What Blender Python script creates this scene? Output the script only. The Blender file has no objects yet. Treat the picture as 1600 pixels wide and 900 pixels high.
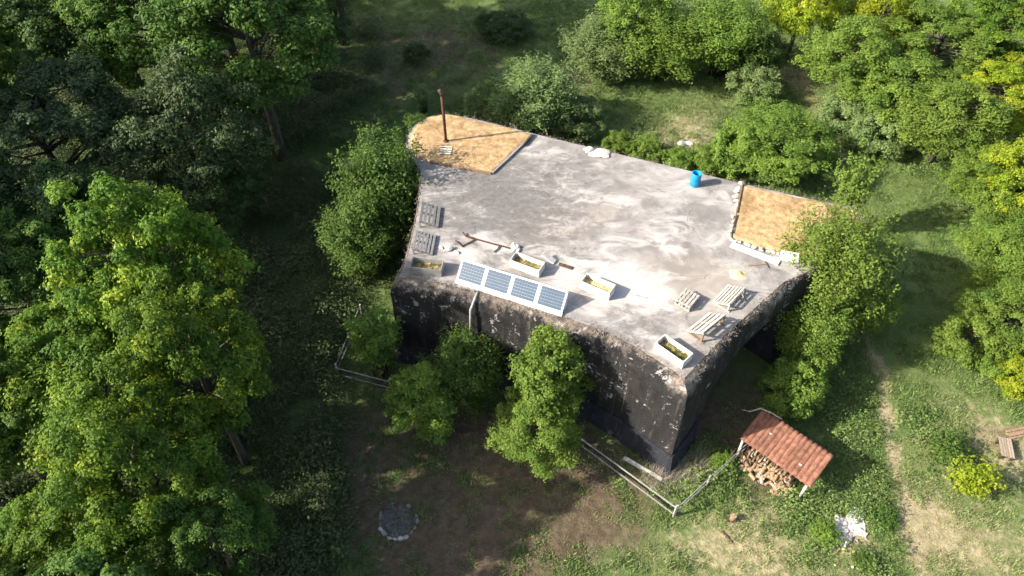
import bpy, bmesh, math, random
import numpy as np
from mathutils import Vector, Matrix, Euler

S = bpy.context.scene
COL = S.collection
R = math.radians

# ------------------------------------------------------------------ camera
CAM_Z, PITCH, FPX = 34.5, 47.0, 1150.0
cam_d = bpy.data.cameras.new('camera'); cam_d.sensor_width = 36.0
cam_d.lens = FPX / 1600 * 36; cam_d.clip_end = 2000
cam = bpy.data.objects.new('camera', cam_d); COL.objects.link(cam)
cam.location = (0, 0, CAM_Z); cam.rotation_euler = (R(90 - PITCH), 0, 0)
S.camera = cam
# ------------------------------------------------------------------ sky + sun
SUN_EL, SUN_TO = 32.0, Vector((-0.976, -0.218))      # horizontal direction towards the sun
world = bpy.data.worlds.new('World'); S.world = world; world.use_nodes = True
wn = world.node_tree.nodes; bg = wn['Background']
sky = wn.new('ShaderNodeTexSky'); sky.sky_type = 'NISHITA'; sky.sun_disc = False; sky.dust_density = 3.0; sky.ozone_density = .6
sky.sun_elevation = R(SUN_EL); sky.sun_rotation = math.atan2(SUN_TO.x, SUN_TO.y)
world.node_tree.links.new(sky.outputs[0], bg.inputs[0]); bg.inputs[1].default_value = 0.125
sd = bpy.data.lights.new('sun', 'SUN'); sd.energy = 4.9; sd.angle = R(0.55); sd.color = (1, 0.935, 0.84)
sun = bpy.data.objects.new('sun', sd); COL.objects.link(sun); sun.location = (-60, -20, 60)
sv = Vector((SUN_TO.x * math.cos(R(SUN_EL)), SUN_TO.y * math.cos(R(SUN_EL)), math.sin(R(SUN_EL))))
sun.rotation_euler = sv.to_track_quat('Z', 'Y').to_euler()
S.view_settings.view_transform = 'Standard'; S.view_settings.look = 'None'
S.view_settings.exposure = 1.2; S.view_settings.gamma = 1.0
S.render.engine = 'CYCLES'
S.cycles.adaptive_threshold = .03; S.cycles.max_bounces = 3; S.cycles.transparent_max_bounces = 4; S.cycles.diffuse_bounces = 2
S.cycles.transmission_bounces = 3; S.cycles.glossy_bounces = 2

ROOF = 6.5
cP, sP = math.cos(R(PITCH)), math.sin(R(PITCH))
def W(px, py, z=0.0):
    """Point of the place at height z, from where a surveyed mark sits in the drone photograph."""
    x, y = (px - 800) / FPX, (450 - py) / FPX
    d = Vector((x, cP + y * sP, -sP + y * cP)); t = (z - CAM_Z) / d.z
    return Vector((d.x * t, d.y * t, z))
def Wr(px, py): return W(px, py, ROOF)
def depth(p): return p.y * cP - (p.z - CAM_Z) * sP

# ------------------------------------------------------------------ value noise (numpy)
_rs = np.random.RandomState(5); _tab = _rs.rand(256, 256)
def vnoise(x, y):
    xi, yi = np.floor(x).astype(int), np.floor(y).astype(int)
    fx, fy = x - xi, y - yi; fx = fx * fx * (3 - 2 * fx); fy = fy * fy * (3 - 2 * fy)
    a = _tab[xi % 256, yi % 256]; b = _tab[(xi + 1) % 256, yi % 256]
    c = _tab[xi % 256, (yi + 1) % 256]; d = _tab[(xi + 1) % 256, (yi + 1) % 256]
    return (a * (1 - fx) + b * fx) * (1 - fy) + (c * (1 - fx) + d * fx) * fy
def fbm(x, y, o=4):
    v, a, t = 0, 1, 0
    for i in range(o):
        v = v + a * vnoise(x * 2 ** i + 13 * i, y * 2 ** i + 7 * i); t += a; a *= .55
    return v / t
def gz(x, y):
    return 0.22 * (fbm(np.asarray(x) * .12, np.asarray(y) * .12, 3) - .5)

# ------------------------------------------------------------------ materials
class NT:
    def __init__(s, name):
        s.m = bpy.data.materials.new(name); s.m.use_nodes = True; s.t = s.m.node_tree; s.t.nodes.clear()
    def n(s, typ, ins=None, **kw):
        nd = s.t.nodes.new('ShaderNode' + typ)
        for k, v in kw.items(): setattr(nd, k, v)
        for k, v in (ins or {}).items(): s.put(nd.inputs[k], v)
        return nd
    def put(s, sock, v):
        if hasattr(v, 'is_output') or hasattr(v, 'links') and not isinstance(v, (tuple, list)): s.t.links.new(v, sock)
        elif isinstance(v, (tuple, list)) and sock.type == 'RGBA' and len(v) == 3: sock.default_value = (*v, 1)
        else: sock.default_value = v
    def noise(s, vec, scale, detail=4, rough=.55, dist=0.0):
        return s.n('TexNoise', {'Vector': vec, 'Scale': scale, 'Detail': detail, 'Roughness': rough, 'Distortion': dist}).outputs[0]
    def rng(s, v, a, b, c=0.0, d=1.0, smooth=True):
        return s.n('MapRange', {'Value': v, 'From Min': a, 'From Max': b, 'To Min': c, 'To Max': d}, interpolation_type='SMOOTHSTEP' if smooth else 'LINEAR').outputs[0]
    def mix(s, f, a, b, mode='MIX'):
        nd = s.n('Mix', data_type='RGBA', blend_type=mode)
        s.put(nd.inputs[0], f); s.put(nd.inputs[6], a); s.put(nd.inputs[7], b); return nd.outputs[2]
    def math(s, op, a, b=0.0):
        nd = s.n('Math', operation=op); s.put(nd.inputs[0], a); s.put(nd.inputs[1], b); return nd.outputs[0]
    def vec(s, scale=(1, 1, 1), gen='Object'):
        tc = s.n('TexCoord').outputs[gen]
        return s.n('Mapping', {'Vector': tc, 'Scale': scale}).outputs[0]
    def bump(s, h, strength=.3, dist=.05):
        return s.n('Bump', {'Height': h, 'Strength': strength, 'Distance': dist}).outputs[0]
    def out(s, col, rough=.8, spec=.3, normal=None, metal=0.0, **extra):
        b = s.n('BsdfPrincipled', {'Base Color': col, 'Roughness': rough, 'Metallic': metal, 'Specular IOR Level': spec})
        if normal is not None: s.put(b.inputs['Normal'], normal)
        for k, v in extra.items(): s.put(b.inputs[k], v)
        o = s.n('OutputMaterial', {'Surface': b.outputs[0]}); return s.m

M = {}
def simple(name, a, b, scale=6, rough=.8, bump=.3, stretch=(1, 1, 1), spec=.3, metal=0.0):
    """two-tone weathered material, varied from piece to piece"""
    t = NT(name); v = t.vec(stretch)
    oi = t.n('ObjectInfo').outputs['Random']
    off = t.n('VectorMath', {0: v}, operation='ADD'); cx = t.n('CombineXYZ', {'X': t.math('MULTIPLY', oi, 37.0)}); t.put(off.inputs[1], cx.outputs[0])
    f = t.noise(off.outputs[0], scale, 6, .62)
    c = t.mix(t.rng(f, .32, .7), a, b)
    c = t.mix(1.0, c, t.n('CombineColor', {0: t.rng(oi, 0, 1, .78, 1.12, False), 1: t.rng(oi, 0, 1, .78, 1.12, False), 2: t.rng(oi, 0, 1, .76, 1.1, False)}).outputs[0], 'MULTIPLY')
    M[name] = t.out(c, rough, spec, t.bump(f, bump, .02), metal)
    return M[name]

def leafmat(name, dark, light, trans=.32, tip=None):
    t = NT(name)
    tone = t.n('Attribute', attribute_name='tone').outputs['Fac']
    c = t.mix(tone, dark, light)
    if tip: c = t.mix(t.rng(tone, .72, 1.0), c, tip)
    oi = t.n('ObjectInfo').outputs['Random']
    c = t.n('HueSaturation', {'Hue': t.rng(oi, 0, 1, .494, .506, False), 'Value': t.rng(oi, 0, 1, .88, 1.12, False), 'Color': c}).outputs[0]
    b = t.n('BsdfPrincipled', {'Base Color': c, 'Roughness': .55, 'Specular IOR Level': .16})
    tr = t.n('BsdfTranslucent', {'Color': t.mix(.5, c, t.mix(1.0, c, (1.35, 1.25, .5), 'MULTIPLY'))})
    mx = t.n('MixShader', {0: trans, 1: b.outputs[0], 2: tr.outputs[0]})
    t.n('OutputMaterial', {'Surface': mx.outputs[0]})
    M[name] = t.m
leafmat('leaf_oak', (.065, .140, .020), (.185, .290, .034), .46, (.35, .41, .045))
leafmat('leaf_green', (.058, .120, .024), (.130, .210, .040), .42)
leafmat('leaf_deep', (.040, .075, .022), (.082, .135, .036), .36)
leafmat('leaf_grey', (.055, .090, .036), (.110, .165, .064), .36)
leafmat('leaf_pale', (.125, .200, .062), (.255, .335, .125), .44)
leafmat('leaf_fresh', (.100, .180, .030), (.225, .315, .055), .46)
leafmat('leaf_yellow', (.17, .26, .018), (.33, .38, .03), .46, (.43, .43, .04))
leafmat('weed', (.070, .135, .025), (.150, .225, .045), .36)

simple('bark', (.05, .04, .03), (.13, .11, .085), 3, .9, .8, (3, 3, .6))
simple('bark_pale', (.13, .12, .10), (.30, .28, .24), 3, .9, .6, (3, 3, .6))
simple('wood_grey', (.17, .16, .15), (.34, .325, .31), 5, .85, .3, (6, 1, 6))
simple('wood_pale', (.28, .25, .22), (.50, .465, .415), 5, .8, .3, (6, 1, 6))
simple('wood_white', (.50, .46, .415), (.70, .67, .63), 3, .7, .2, (2, 2, 2))
simple('wood_brown', (.16, .10, .06), (.33, .23, .14), 5, .85, .3, (6, 1, 6))
simple('wood_tan', (.22, .165, .12), (.40, .32, .245), 5, .85, .3, (6, 1, 6))
simple('wood_dark', (.05, .035, .025), (.13, .09, .06), 5, .85, .3, (1, 1, 1))
simple('log_end', (.24, .155, .09), (.46, .33, .21), 8, .85, .3)
simple('rust', (.045, .017, .011), (.115, .045, .027), 6, .75, .4, spec=.4)
simple('stone', (.26, .24, .21), (.52, .49, .44), 5, .9, .5)
simple('stone_earth', (.13, .115, .09), (.29, .26, .215), 5, .9, .5)
simple('stone_white', (.40, .365, .325), (.66, .62, .57), 5, .9, .4)
simple('soil', (.035, .026, .018), (.11, .085, .055), 9, .95, .8)
simple('straw_soil', (.10, .09, .035), (.34, .26, .11), 7, .95, .8)
simple('ash', (.05, .045, .04), (.14, .13, .12), 6, .95, .5)
simple('sand_yellow', (.50, .37, .16), (.74, .58, .30), 6, .95, .5)
simple('tarp', (.42, .37, .33), (.68, .64, .60), 3, .6, .5)
simple('plastic_blue', (.008, .24, .52), (.012, .33, .66), 2, .35, .05, spec=.5)
simple('paint_white', (.72, .72, .72), (.86, .86, .85), 3, .45, .05, spec=.5)
simple('metal_grey', (.22, .22, .22), (.40, .40, .39), 6, .5, .1, spec=.5)
simple('clay_sheet', (.135, .058, .036), (.275, .128, .082), 4.5, .85, .5)
simple('dead_wood', (.20, .17, .14), (.45, .41, .36), 7, .9, .5)

def grassmat(name, green, dry):
    t = NT(name)
    d = t.n('Attribute', attribute_name='dry', attribute_type='INSTANCER').outputs['Fac']
    k = t.n('Attribute', attribute_name='tint', attribute_type='INSTANCER').outputs['Fac']
    c = t.mix(d, green, dry)
    c = t.n('HueSaturation', {'Hue': .5, 'Value': t.rng(k, 0, 1, .65, 1.3, False), 'Color': c}).outputs[0]
    b = t.n('BsdfPrincipled', {'Base Color': c, 'Roughness': .65, 'Specular IOR Level': .25})
    tr = t.n('BsdfTranslucent', {'Color': c})
    mx = t.n('MixShader', {0: .3, 1: b.outputs[0], 2: tr.outputs[0]})
    t.n('OutputMaterial', {'Surface': mx.outputs[0]}); M[name] = t.m
grassmat('grass_blade', (.150, .235, .062), (.44, .39, .21))
grassmat('bramble_leaf', (.055, .092, .030), (.115, .140, .052))
grassmat('weed_leaf', (.090, .165, .034), (.20, .26, .08))
grassmat('dead_stalk', (.19, .15, .12), (.52, .45, .36))

def ground_material():
    t = NT('ground'); v = t.vec()
    cov = t.n('Attribute', attribute_name='cover').outputs['Color']
    sep = t.n('SeparateColor', {0: cov}); dry, dirt = sep.outputs[0], sep.outputs[1]
    n1 = t.noise(v, .35, 5); n2 = t.noise(v, 2.2, 6, .65); n3 = t.noise(v, 11, 4, .7)
    g = t.mix(t.rng(n1, .3, .7), (.085, .135, .036), (.140, .190, .060))
    g = t.mix(t.rng(n2, .45, .80, 0, .6), g, (.18, .17, .075))
    tan = t.mix(t.rng(n2, .3, .7), (.26, .215, .12), (.41, .345, .205))
    brn = t.mix(t.rng(n2, .3, .7), (.085, .060, .038), (.155, .115, .075))
    f1 = t.rng(t.math('ADD', dry, t.math('MULTIPLY', t.math('SUBTRACT', n2, .5), 1.1)), .25, .75)
    f2 = t.rng(t.math('ADD', dirt, t.math('MULTIPLY', t.math('SUBTRACT', n1, .5), 1.3)), .25, .75)
    c = t.mix(f1, g, tan); c = t.mix(f2, c, brn)
    c = t.mix(t.rng(n3, .3, .75, 0, .55), c, t.mix(.5, c, (.03, .03, .018)))
    c = t.mix(t.rng(n3, .66, .74, 0, .5), c, (.38, .33, .22))
    h = t.math('ADD', n2, t.math('MULTIPLY', n3, .5))
    M['ground'] = t.out(c, .95, .1, t.bump(h, .8, .12))
ground_material()

def concrete_roof():
    t = NT('roof_concrete'); v = t.vec()
    big = t.noise(v, .16, 4, .5, .6); mid = t.noise(v, .55, 7, .62, 1.2); fine = t.noise(v, 3.5, 8, .7, .4)
    tiny = t.noise(v, 22, 3, .7)
    # wiped, blotchy wear
    st = t.n('Mapping', {'Vector': t.vec(), 'Rotation': (0, 0, R(24)), 'Scale': (.55, .95, 1)}).outputs[0]
    streak = t.noise(st, .75, 10, .68, .7); streak2 = t.noise(st, 2.2, 9, .72, .5)
    c = t.mix(t.rng(mid, .30, .72), (.165, .152, .139), (.300, .279, .258))
    c = t.mix(t.rng(streak, .45, .64, 0, .75), c, (.425, .397, .365))
    c = t.mix(t.rng(streak2, .53, .70, 0, .5), c, (.165, .152, .140))
    c = t.mix(t.rng(big, .52, .70, 0, .45), c, (.31, .262, .210))
    # damp, lichen-dark stretches of slab; left-edge spots paint shade into the colour
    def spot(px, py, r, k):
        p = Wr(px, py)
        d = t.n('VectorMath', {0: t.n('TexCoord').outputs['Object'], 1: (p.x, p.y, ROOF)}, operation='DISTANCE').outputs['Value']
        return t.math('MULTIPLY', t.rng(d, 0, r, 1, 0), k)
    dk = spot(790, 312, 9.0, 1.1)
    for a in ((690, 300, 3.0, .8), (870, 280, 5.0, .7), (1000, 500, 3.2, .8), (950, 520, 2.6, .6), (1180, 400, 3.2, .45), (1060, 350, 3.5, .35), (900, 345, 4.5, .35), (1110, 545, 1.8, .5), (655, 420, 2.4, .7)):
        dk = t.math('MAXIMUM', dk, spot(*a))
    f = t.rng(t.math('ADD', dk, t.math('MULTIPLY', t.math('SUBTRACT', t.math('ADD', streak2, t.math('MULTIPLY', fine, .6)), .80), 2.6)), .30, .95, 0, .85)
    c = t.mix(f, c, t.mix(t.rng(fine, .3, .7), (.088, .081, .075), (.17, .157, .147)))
    lt = spot(990, 440, 5.0, 1.0)
    for a in ((880, 430, 4, .75), (760, 385, 3, .8), (1040, 390, 4, .6), (930, 480, 2.4, .9), (960, 300, 3.2, .4)): lt = t.math('MAXIMUM', lt, spot(*a))
    fl = t.rng(t.math('ADD', lt, t.math('MULTIPLY', t.math('SUBTRACT', streak, .5), 3.0)), .28, 1.0, 0, .9)
    c = t.mix(fl, c, (.43, .402, .372))
    c = t.mix(t.rng(fine, .58, .78, 0, .4), c, (.22, .19, .16))
    c = t.mix(t.rng(tiny, .62, .72, 0, .4), c, (.16, .15, .14))
    wv = t.n('VectorMath', {0: t.vec(), 1: t.n('VectorMath', {0: t.n('TexNoise', {'Vector': t.vec(), 'Scale': 1.1, 'Detail': 4}).outputs[1], 1: (1.1, 1.1, 0)}, operation='MULTIPLY').outputs[0]}, operation='ADD').outputs[0]
    ck = t.n('TexVoronoi', {'Vector': wv, 'Scale': .17}, feature='DISTANCE_TO_EDGE', voronoi_dimensions='2D').outputs[0]
    c = t.mix(t.math('MULTIPLY', t.rng(ck, .012, .003), t.rng(streak2, .44, .58, 0, .38)), c, (.07, .062, .055))
    M['roof_concrete'] = t.out(c, .9, .2, t.bump(t.math('ADD', fine, t.math('MULTIPLY', tiny, .3)), .35, .04))
concrete_roof()

def wall_material(name, base_a, base_b, patch, warm, weather=False):
    t = NT(name); v = t.vec(); vs = t.vec((1.2, 1.2, .22))
    n1 = t.noise(v, .5, 6, .6, .5); n2 = t.noise(vs, 1.6, 6, .6, .4); n3 = t.noise(v, 1.7, 6, .62, .5); n4 = t.noise(v, 7, 5, .7)
    c = t.mix(t.rng(n2, .3, .72), base_a, base_b)
    c = t.mix(t.rng(n1, .5, .72, 0, .5), c, warm)
    c = t.mix(t.rng(t.math('ADD', n3, t.math('MULTIPLY', n4, .25)), .735, .79, 0, .9), c, patch)
    c = t.mix(t.rng(t.math('MULTIPLY', n2, n4), .345, .40, 0, .85), c, patch)
    z0 = t.n('SeparateXYZ', {0: t.n('TexCoord').outputs['Object']}).outputs[2]
    fm = t.math('PINGPONG', t.math('ADD', z0, t.math('MULTIPLY', n3, .05)), .31)
    c = t.mix(t.rng(fm, .022, .004, 0, .5), c, (.006, .006, .006))
    run = t.noise(t.vec((2.6, 2.6, .10)), 1.5, 4, .6)
    c = t.mix(t.rng(run, .60, .72, 0, .5), c, (.12, .105, .09))
    if weather:      # bare crumbled concrete along the broken top, tar below
        z = t.n('SeparateXYZ', {0: t.n('TexCoord').outputs['Object']}).outputs[2]
        k = t.rng(t.math('ADD', z, t.math('ADD', t.math('MULTIPLY', t.math('SUBTRACT', n1, .5), 2.6), t.math('MULTIPLY', t.math('SUBTRACT', n2, .5), 1.8))), 5.95, 6.5)
        e = t.mix(t.rng(n4, .3, .7), (.085, .066, .052), (.235, .195, .16))
        e = t.mix(t.rng(n3, .52, .66, 0, .8), e, (.40, .36, .315))
        e = t.mix(t.rng(n2, .52, .66, 0, .7), e, (.05, .043, .037))
        c = t.mix(k, c, e)
    M[name] = t.out(c, .85, .3, t.bump(t.math('ADD', n4, n3), .8, .08))
wall_material('wall_tarred', (.010, .0095, .0098), (.026, .024, .023), (.30, .28, .26), (.040, .034, .029), True)
M['wall_edge'] = M['wall_tarred']
wall_material('plinth_tarred', (.011, .012, .016), (.024, .026, .033), (.05, .05, .055), (.030, .032, .04))

def bed_material():
    t = NT('bed_sand'); v = t.vec()
    a = t.noise(v, .5, 5, .6); b = t.noise(v, 2.6, 7, .68); d = t.noise(v, 14, 4, .7)
    c = t.mix(t.rng(b, .3, .7), (.30, .185, .085), (.54, .38, .20))
    c = t.mix(t.rng(a, .52, .75, 0, .7), c, (.19, .115, .05))
    c = t.mix(t.rng(d, .60, .72, 0, .6), c, (.13, .10, .05))
    c = t.mix(t.rng(d, .30, .22, 0, .6), c, (.70, .60, .44))
    M['bed_sand'] = t.out(c, .95, .1, t.bump(t.math('ADD', b, d), .9, .06))
bed_material()

def cell_material():
    t = NT('solar_cell')
    n = t.noise(t.vec(), 1.2, 3)
    c = t.mix(n, (.040, .066, .098), (.070, .105, .145))
    M['solar_cell'] = t.out(c, .28, .6, None, 0.0, **{'Coat Weight': .6, 'Coat Roughness': .08})
cell_material()
simple('solar_line', (.20, .235, .275), (.27, .30, .34), 3, .4, 0)

# ------------------------------------------------------------------ mesh helpers
class MB:
    def __init__(s): s.v, s.f = [], []
    def add(s, vs, fs):
        o = len(s.v); s.v += [tuple(x) for x in vs]; s.f += [tuple(i + o for i in f) for f in fs]; return s
    def box(s, c, size, rot=None, taper=1.0):
        hx, hy, hz = [q / 2 for q in size]
        vs = []
        for sz in (-1, 1):
            k = taper if sz > 0 else 1
            for sx, sy in ((-1, -1), (1, -1), (1, 1), (-1, 1)): vs.append(Vector((sx * hx * k, sy * hy * k, sz * hz)))
        if rot is not None: vs = [rot @ p for p in vs]
        vs = [p + Vector(c) for p in vs]
        return s.add(vs, [(3, 2, 1, 0), (4, 5, 6, 7), (0, 1, 5, 4), (1, 2, 6, 5), (2, 3, 7, 6), (3, 0, 4, 7)])
    def bar(s, a, b, w, h, up=(0, 0, 1)):
        a, b = Vector(a), Vector(b); d = b - a; z = d.normalized()
        u = z.cross(Vector(up))
        if u.length < 1e-4: u = Vector((1, 0, 0))
        u.normalize(); n = u.cross(z)
        vs = [p + u * sx * w / 2 + n * sy * h / 2 for p in (a, b) for sx, sy in ((-1, -1), (1, -1), (1, 1), (-1, 1))]
        return s.add(vs, [(0, 1, 2, 3), (7, 6, 5, 4), (4, 5, 1, 0), (5, 6, 2, 1), (6, 7, 3, 2), (7, 4, 0, 3)])
    def tube(s, pts, rad, seg=8, cap=True):
        pts = [Vector(p) for p in pts]; n = len(pts); rings = []
        u = None
        for i, p in enumerate(pts):
            d = (pts[min(i + 1, n - 1)] - pts[max(i - 1, 0)]).normalized()
            if u is None: u = d.orthogonal().normalized()
            u = (u - d * u.dot(d)).normalized(); w = d.cross(u)
            r = rad[i] if hasattr(rad, '__len__') else rad
            rings.append([p + (u * math.cos(a) + w * math.sin(a)) * r for a in [2 * math.pi * k / seg for k in range(seg)]])
        vs = [q for r in rings for q in r]; fs = []
        for i in range(n - 1):
            for k in range(seg):
                a, b = i * seg + k, i * seg + (k + 1) % seg; fs.append((a, b, b + seg, a + seg))
        if cap: fs += [tuple(range(seg))[::-1], tuple(range((n - 1) * seg, n * seg))]
        return s.add(vs, fs)
    def lathe(s, prof, seg=20, c=(0, 0, 0)):
        c = Vector(c); vs = [c + Vector((r * math.cos(2 * math.pi * k / seg), r * math.sin(2 * math.pi * k / seg), z)) for r, z in prof for k in range(seg)]
        fs = [(i * seg + k, i * seg + (k + 1) % seg, (i + 1) * seg + (k + 1) % seg, (i + 1) * seg + k) for i in range(len(prof) - 1) for k in range(seg)]
        return s.add(vs, fs)
    def rock(s, c, size, seed, rz=0):
        rr = random.Random(seed); bm = bmesh.new(); bmesh.ops.create_icosphere(bm, subdivisions=2, radius=.5)
        off = [Vector((rr.uniform(-1, 1), rr.uniform(-1, 1), rr.uniform(-.6, 1))).normalized() for _ in range(7)]
        lim = [rr.uniform(.28, .46) for _ in off]
        rot = Matrix.Rotation(rz, 3, 'Z')
        for v in bm.verts:
            p = v.co.copy()
            for o, l in zip(off, lim):
                d = p.dot(o)
                if d > l: p -= o * (d - l) * .9
            v.co = rot @ Vector((p.x * size[0], p.y * size[1], p.z * size[2])) * 1.15 + Vector(c)
        bm.verts.index_update()
        s.add([v.co for v in bm.verts], [[v.index for v in f.verts] for f in bm.faces]); bm.free(); return s
    def mesh(s, name, smooth=False):
        me = bpy.data.meshes.new(name); me.from_pydata(s.v, [], s.f); me.update()
        if smooth: me.polygons.foreach_set('use_smooth', [True] * len(me.polygons))
        return me
    def obj(s, name, mat, parent=None, smooth=False, bevel=0, fix=True):
        me = s.mesh(name, smooth)
        if fix:
            bm = bmesh.new(); bm.from_mesh(me); bmesh.ops.recalc_face_normals(bm, faces=bm.faces); bm.to_mesh(me); bm.free()
        me.materials.append(M[mat] if isinstance(mat, str) else mat)
        o = bpy.data.objects.new(name, me); COL.objects.link(o)
        if parent: o.parent = parent
        if bevel:
            b = o.modifiers.new('bevel', 'BEVEL'); b.width = bevel; b.segments = 1
        return o

def empty(name, loc=(0, 0, 0), rz=0.0):
    o = bpy.data.objects.new(name, None); COL.objects.link(o); o.location = loc; o.rotation_euler = (0, 0, rz); o.empty_display_size = .2; return o
def tag(o, label=None, cat=None, group=None, kind=None):
    if label: o['label'] = label
    if cat: o['category'] = cat
    if group: o['group'] = group
    if kind: o['kind'] = kind
    return o
def share(name, me, parent, loc=(0, 0, 0), rot=(0, 0, 0), scale=(1, 1, 1)):
    o = bpy.data.objects.new(name, me); COL.objects.link(o); o.parent = parent; o.location = loc; o.rotation_euler = rot; o.scale = scale; return o

# ================================================================== GROUND
def blob(X, Y, px, py, r, k, z=0.0, asp=1.0):
    p = W(px, py, z); return k * np.exp(-(((X - p.x) / (r * asp)) ** 2 + ((Y - p.y) / r) ** 2))
def seg_dist(X, Y, pts):
    d = np.full(np.shape(X), 1e9)
    for a, b in zip(pts[:-1], pts[1:]):
        ab = b - a; L = ab.x ** 2 + ab.y ** 2
        t = np.clip(((X - a.x) * ab.x + (Y - a.y) * ab.y) / L, 0, 1)
        d = np.minimum(d, np.hypot(X - a.x - t * ab.x, Y - a.y - t * ab.y))
    return d
PATH = [W(*p) for p in ((1350, 520), (1380, 600), (1392, 690), (1415, 790), (1440, 920))]
PATH2 = [W(*p) for p in ((1200, 105), (1245, 120), (1290, 190), (1345, 300))]
BRAMBLE = [W(*p) for p in ((440, 60), (470, 300), (450, 480), (450, 640), (460, 780), (500, 930))]
def cover(X, Y):
    dry = np.zeros(np.shape(X)) + .07; dirt = np.zeros(np.shape(X))
    for a in ((1570, 850, 4, .36), (1130, 850, 2.6, .38), (1230, 890, 2.6, .40), (1060, 215, 3.0, .75), (1110, 165, 3, .35), (1235, 120, 2.2, .45), (1490, 640, 2.5, .28),
              (1440, 700, 1.6, .25), (1570, 700, 2.0, .55), (640, 60, 7, .25), (700, 90, 8, .2), (560, 130, 4, .3), (900, 120, 2.5, .45), (1325, 840, 1.2, .8), (1185, 790, 1.5, .3),
              (1290, 110, 2, .35), (740, 850, 3, .2), (940, 860, 2.2, .3), (690, 855, 2.0, .2), (1480, 860, 2.4, .36), (1440, 800, 1.4, .4), (1060, 870, 2, .2)):  # paler spots on the shaded lawn put sun dapples into the colour
        dry = dry + blob(X, Y, *a)
    for a in ((570, 690, 3.5, .8), (700, 760, 4.5, .7), (820, 830, 4.5, .6), (620, 860, 4, .55), (760, 690, 4, .9), (980, 800, 3, .35), (1120, 640, 4, .8), (900, 720, 3, .6), (760, 600, 5, .8),
              (620, 90, 9, .45), (740, 60, 8, .35), (520, 200, 6, .3), (1550, 690, 1.8, .4), (1200, 745, 1.6, .8), (540, 760, 2, .5)):
        dirt = dirt + blob(X, Y, *a)
    pd = seg_dist(X, Y, PATH) + 1.2 * (fbm(np.asarray(X) * .8, np.asarray(Y) * .8, 3) - .5)
    dry = dry + .72 * np.exp(-(pd / .42) ** 2)
    p2 = seg_dist(X, Y, PATH2); dry = dry + .45 * np.exp(-(p2 / 1.0) ** 2)
    bd = seg_dist(X, Y, BRAMBLE); dry = dry - .4 * np.exp(-(bd / 5) ** 2); dirt = dirt - .2 * np.exp(-(bd / 4) ** 2)
    return np.clip(dry, 0, 1), np.clip(dirt, 0, 1)
xs = np.concatenate([np.linspace(-900, -75, 14)[:-1], np.arange(-75, 75.01, .45), np.linspace(75, 900, 14)[1:]])
ys = np.concatenate([np.linspace(-600, 4, 12)[:-1], np.arange(4, 95.01, .45), np.linspace(95, 1500, 16)[1:]])
X, Y = np.meshgrid(xs, ys); Z = gz(X, Y) + .05 * (fbm(X * 1.3, Y * 1.3, 2) - .5)
nx, ny = len(xs), len(ys)
idx = np.arange(nx * ny).reshape(ny, nx)
F = np.stack([idx[:-1, :-1], idx[:-1, 1:], idx[1:, 1:], idx[1:, :-1]], -1).reshape(-1, 4)
def np_mesh(name, V, F, smooth=False):
    V = np.asarray(V, np.float32); F = np.asarray(F, np.int32); k = F.shape[1]
    me = bpy.data.meshes.new(name); me.vertices.add(len(V)); me.vertices.foreach_set('co', V.ravel())
    me.loops.add(F.size); me.loops.foreach_set('vertex_index', F.ravel())
    me.polygons.add(len(F)); me.polygons.foreach_set('loop_start', np.arange(0, F.size, k, dtype=np.int32))
    me.polygons.foreach_set('loop_total', np.full(len(F), k, np.int32))
    if smooth: me.polygons.foreach_set('use_smooth', np.ones(len(F), bool))
    me.update(calc_edges=True); return me
gm = np_mesh('ground', np.stack([X, Y, Z], -1).reshape(-1, 3), F, True)
dry, dirt = cover(X.ravel(), Y.ravel())
ca = gm.color_attributes.new('cover', 'FLOAT_COLOR', 'POINT')
ca.data.foreach_set('color', np.stack([dry, dirt, dry * 0, dry * 0 + 1], -1).astype(np.float32).ravel())
gm.materials.append(M['ground'])
ground = bpy.data.objects.new('ground', gm); COL.objects.link(ground)
tag(ground, 'grassy forest clearing floor with bare earth and dry patches', kind='structure')

# ================================================================== BUNKER
OUT_PX = [(622, 433), (690, 443), (760, 459), (830, 479), (880, 495), (950, 519), (1000, 546), (1040, 572), (1070, 592),
          (1104, 556), (1134, 524), (1170, 491), (1205, 460), (1226, 441), (1262, 425), (1305, 408), (1340, 386), (1356, 362), (1352, 340), (1330, 324),
          (1245, 306), (1158, 286), (1050, 260), (940, 234), (836, 209), (765, 191), (728, 183), (700, 178), (668, 182), (648, 194), (638, 210), (636, 226), (643, 246), (656, 266), (657, 300), (648, 350), (636, 400)]
OUT = [Wr(*p) for p in OUT_PX]
NO = len(OUT)
# how far the broken edge leans out at each corner (front and right are badly worn)
WORN = [.42, .60, .66, .68, .70, .72, .72, .72, .70] + [.5, .42, .38, .38, .38] + [.25] * 6 + [.2] * 12 + [.2] * 4 + [.28]
WORN = WORN[:NO]
def offset_ring(d_list, z):
    r = []
    for i in range(NO):
        a, b, c = OUT[i - 1], OUT[i], OUT[(i + 1) % NO]
        e1 = (b - a).normalized(); e2 = (c - b).normalized()
        n1 = Vector((e1.y, -e1.x, 0)); n2 = Vector((e2.y, -e2.x, 0)); n = (n1 + n2)
        n = n / max(.6, n.length_squared / 2)
        d = d_list[i]; r.append(Vector((b.x + n.x * d, b.y + n.y * d, z)))
    return r
bunker = empty('bunker', (OUT[0] + OUT[16]) / 2 * 1.0); bunker.location.z = 0; BL = Vector(bunker.location)
tag(bunker, 'large dark concrete bunker with a pale flat roof in the clearing', 'bunker')
def local(vs): return [Vector(v) - BL for v in vs]
rng = random.Random(3)
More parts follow.
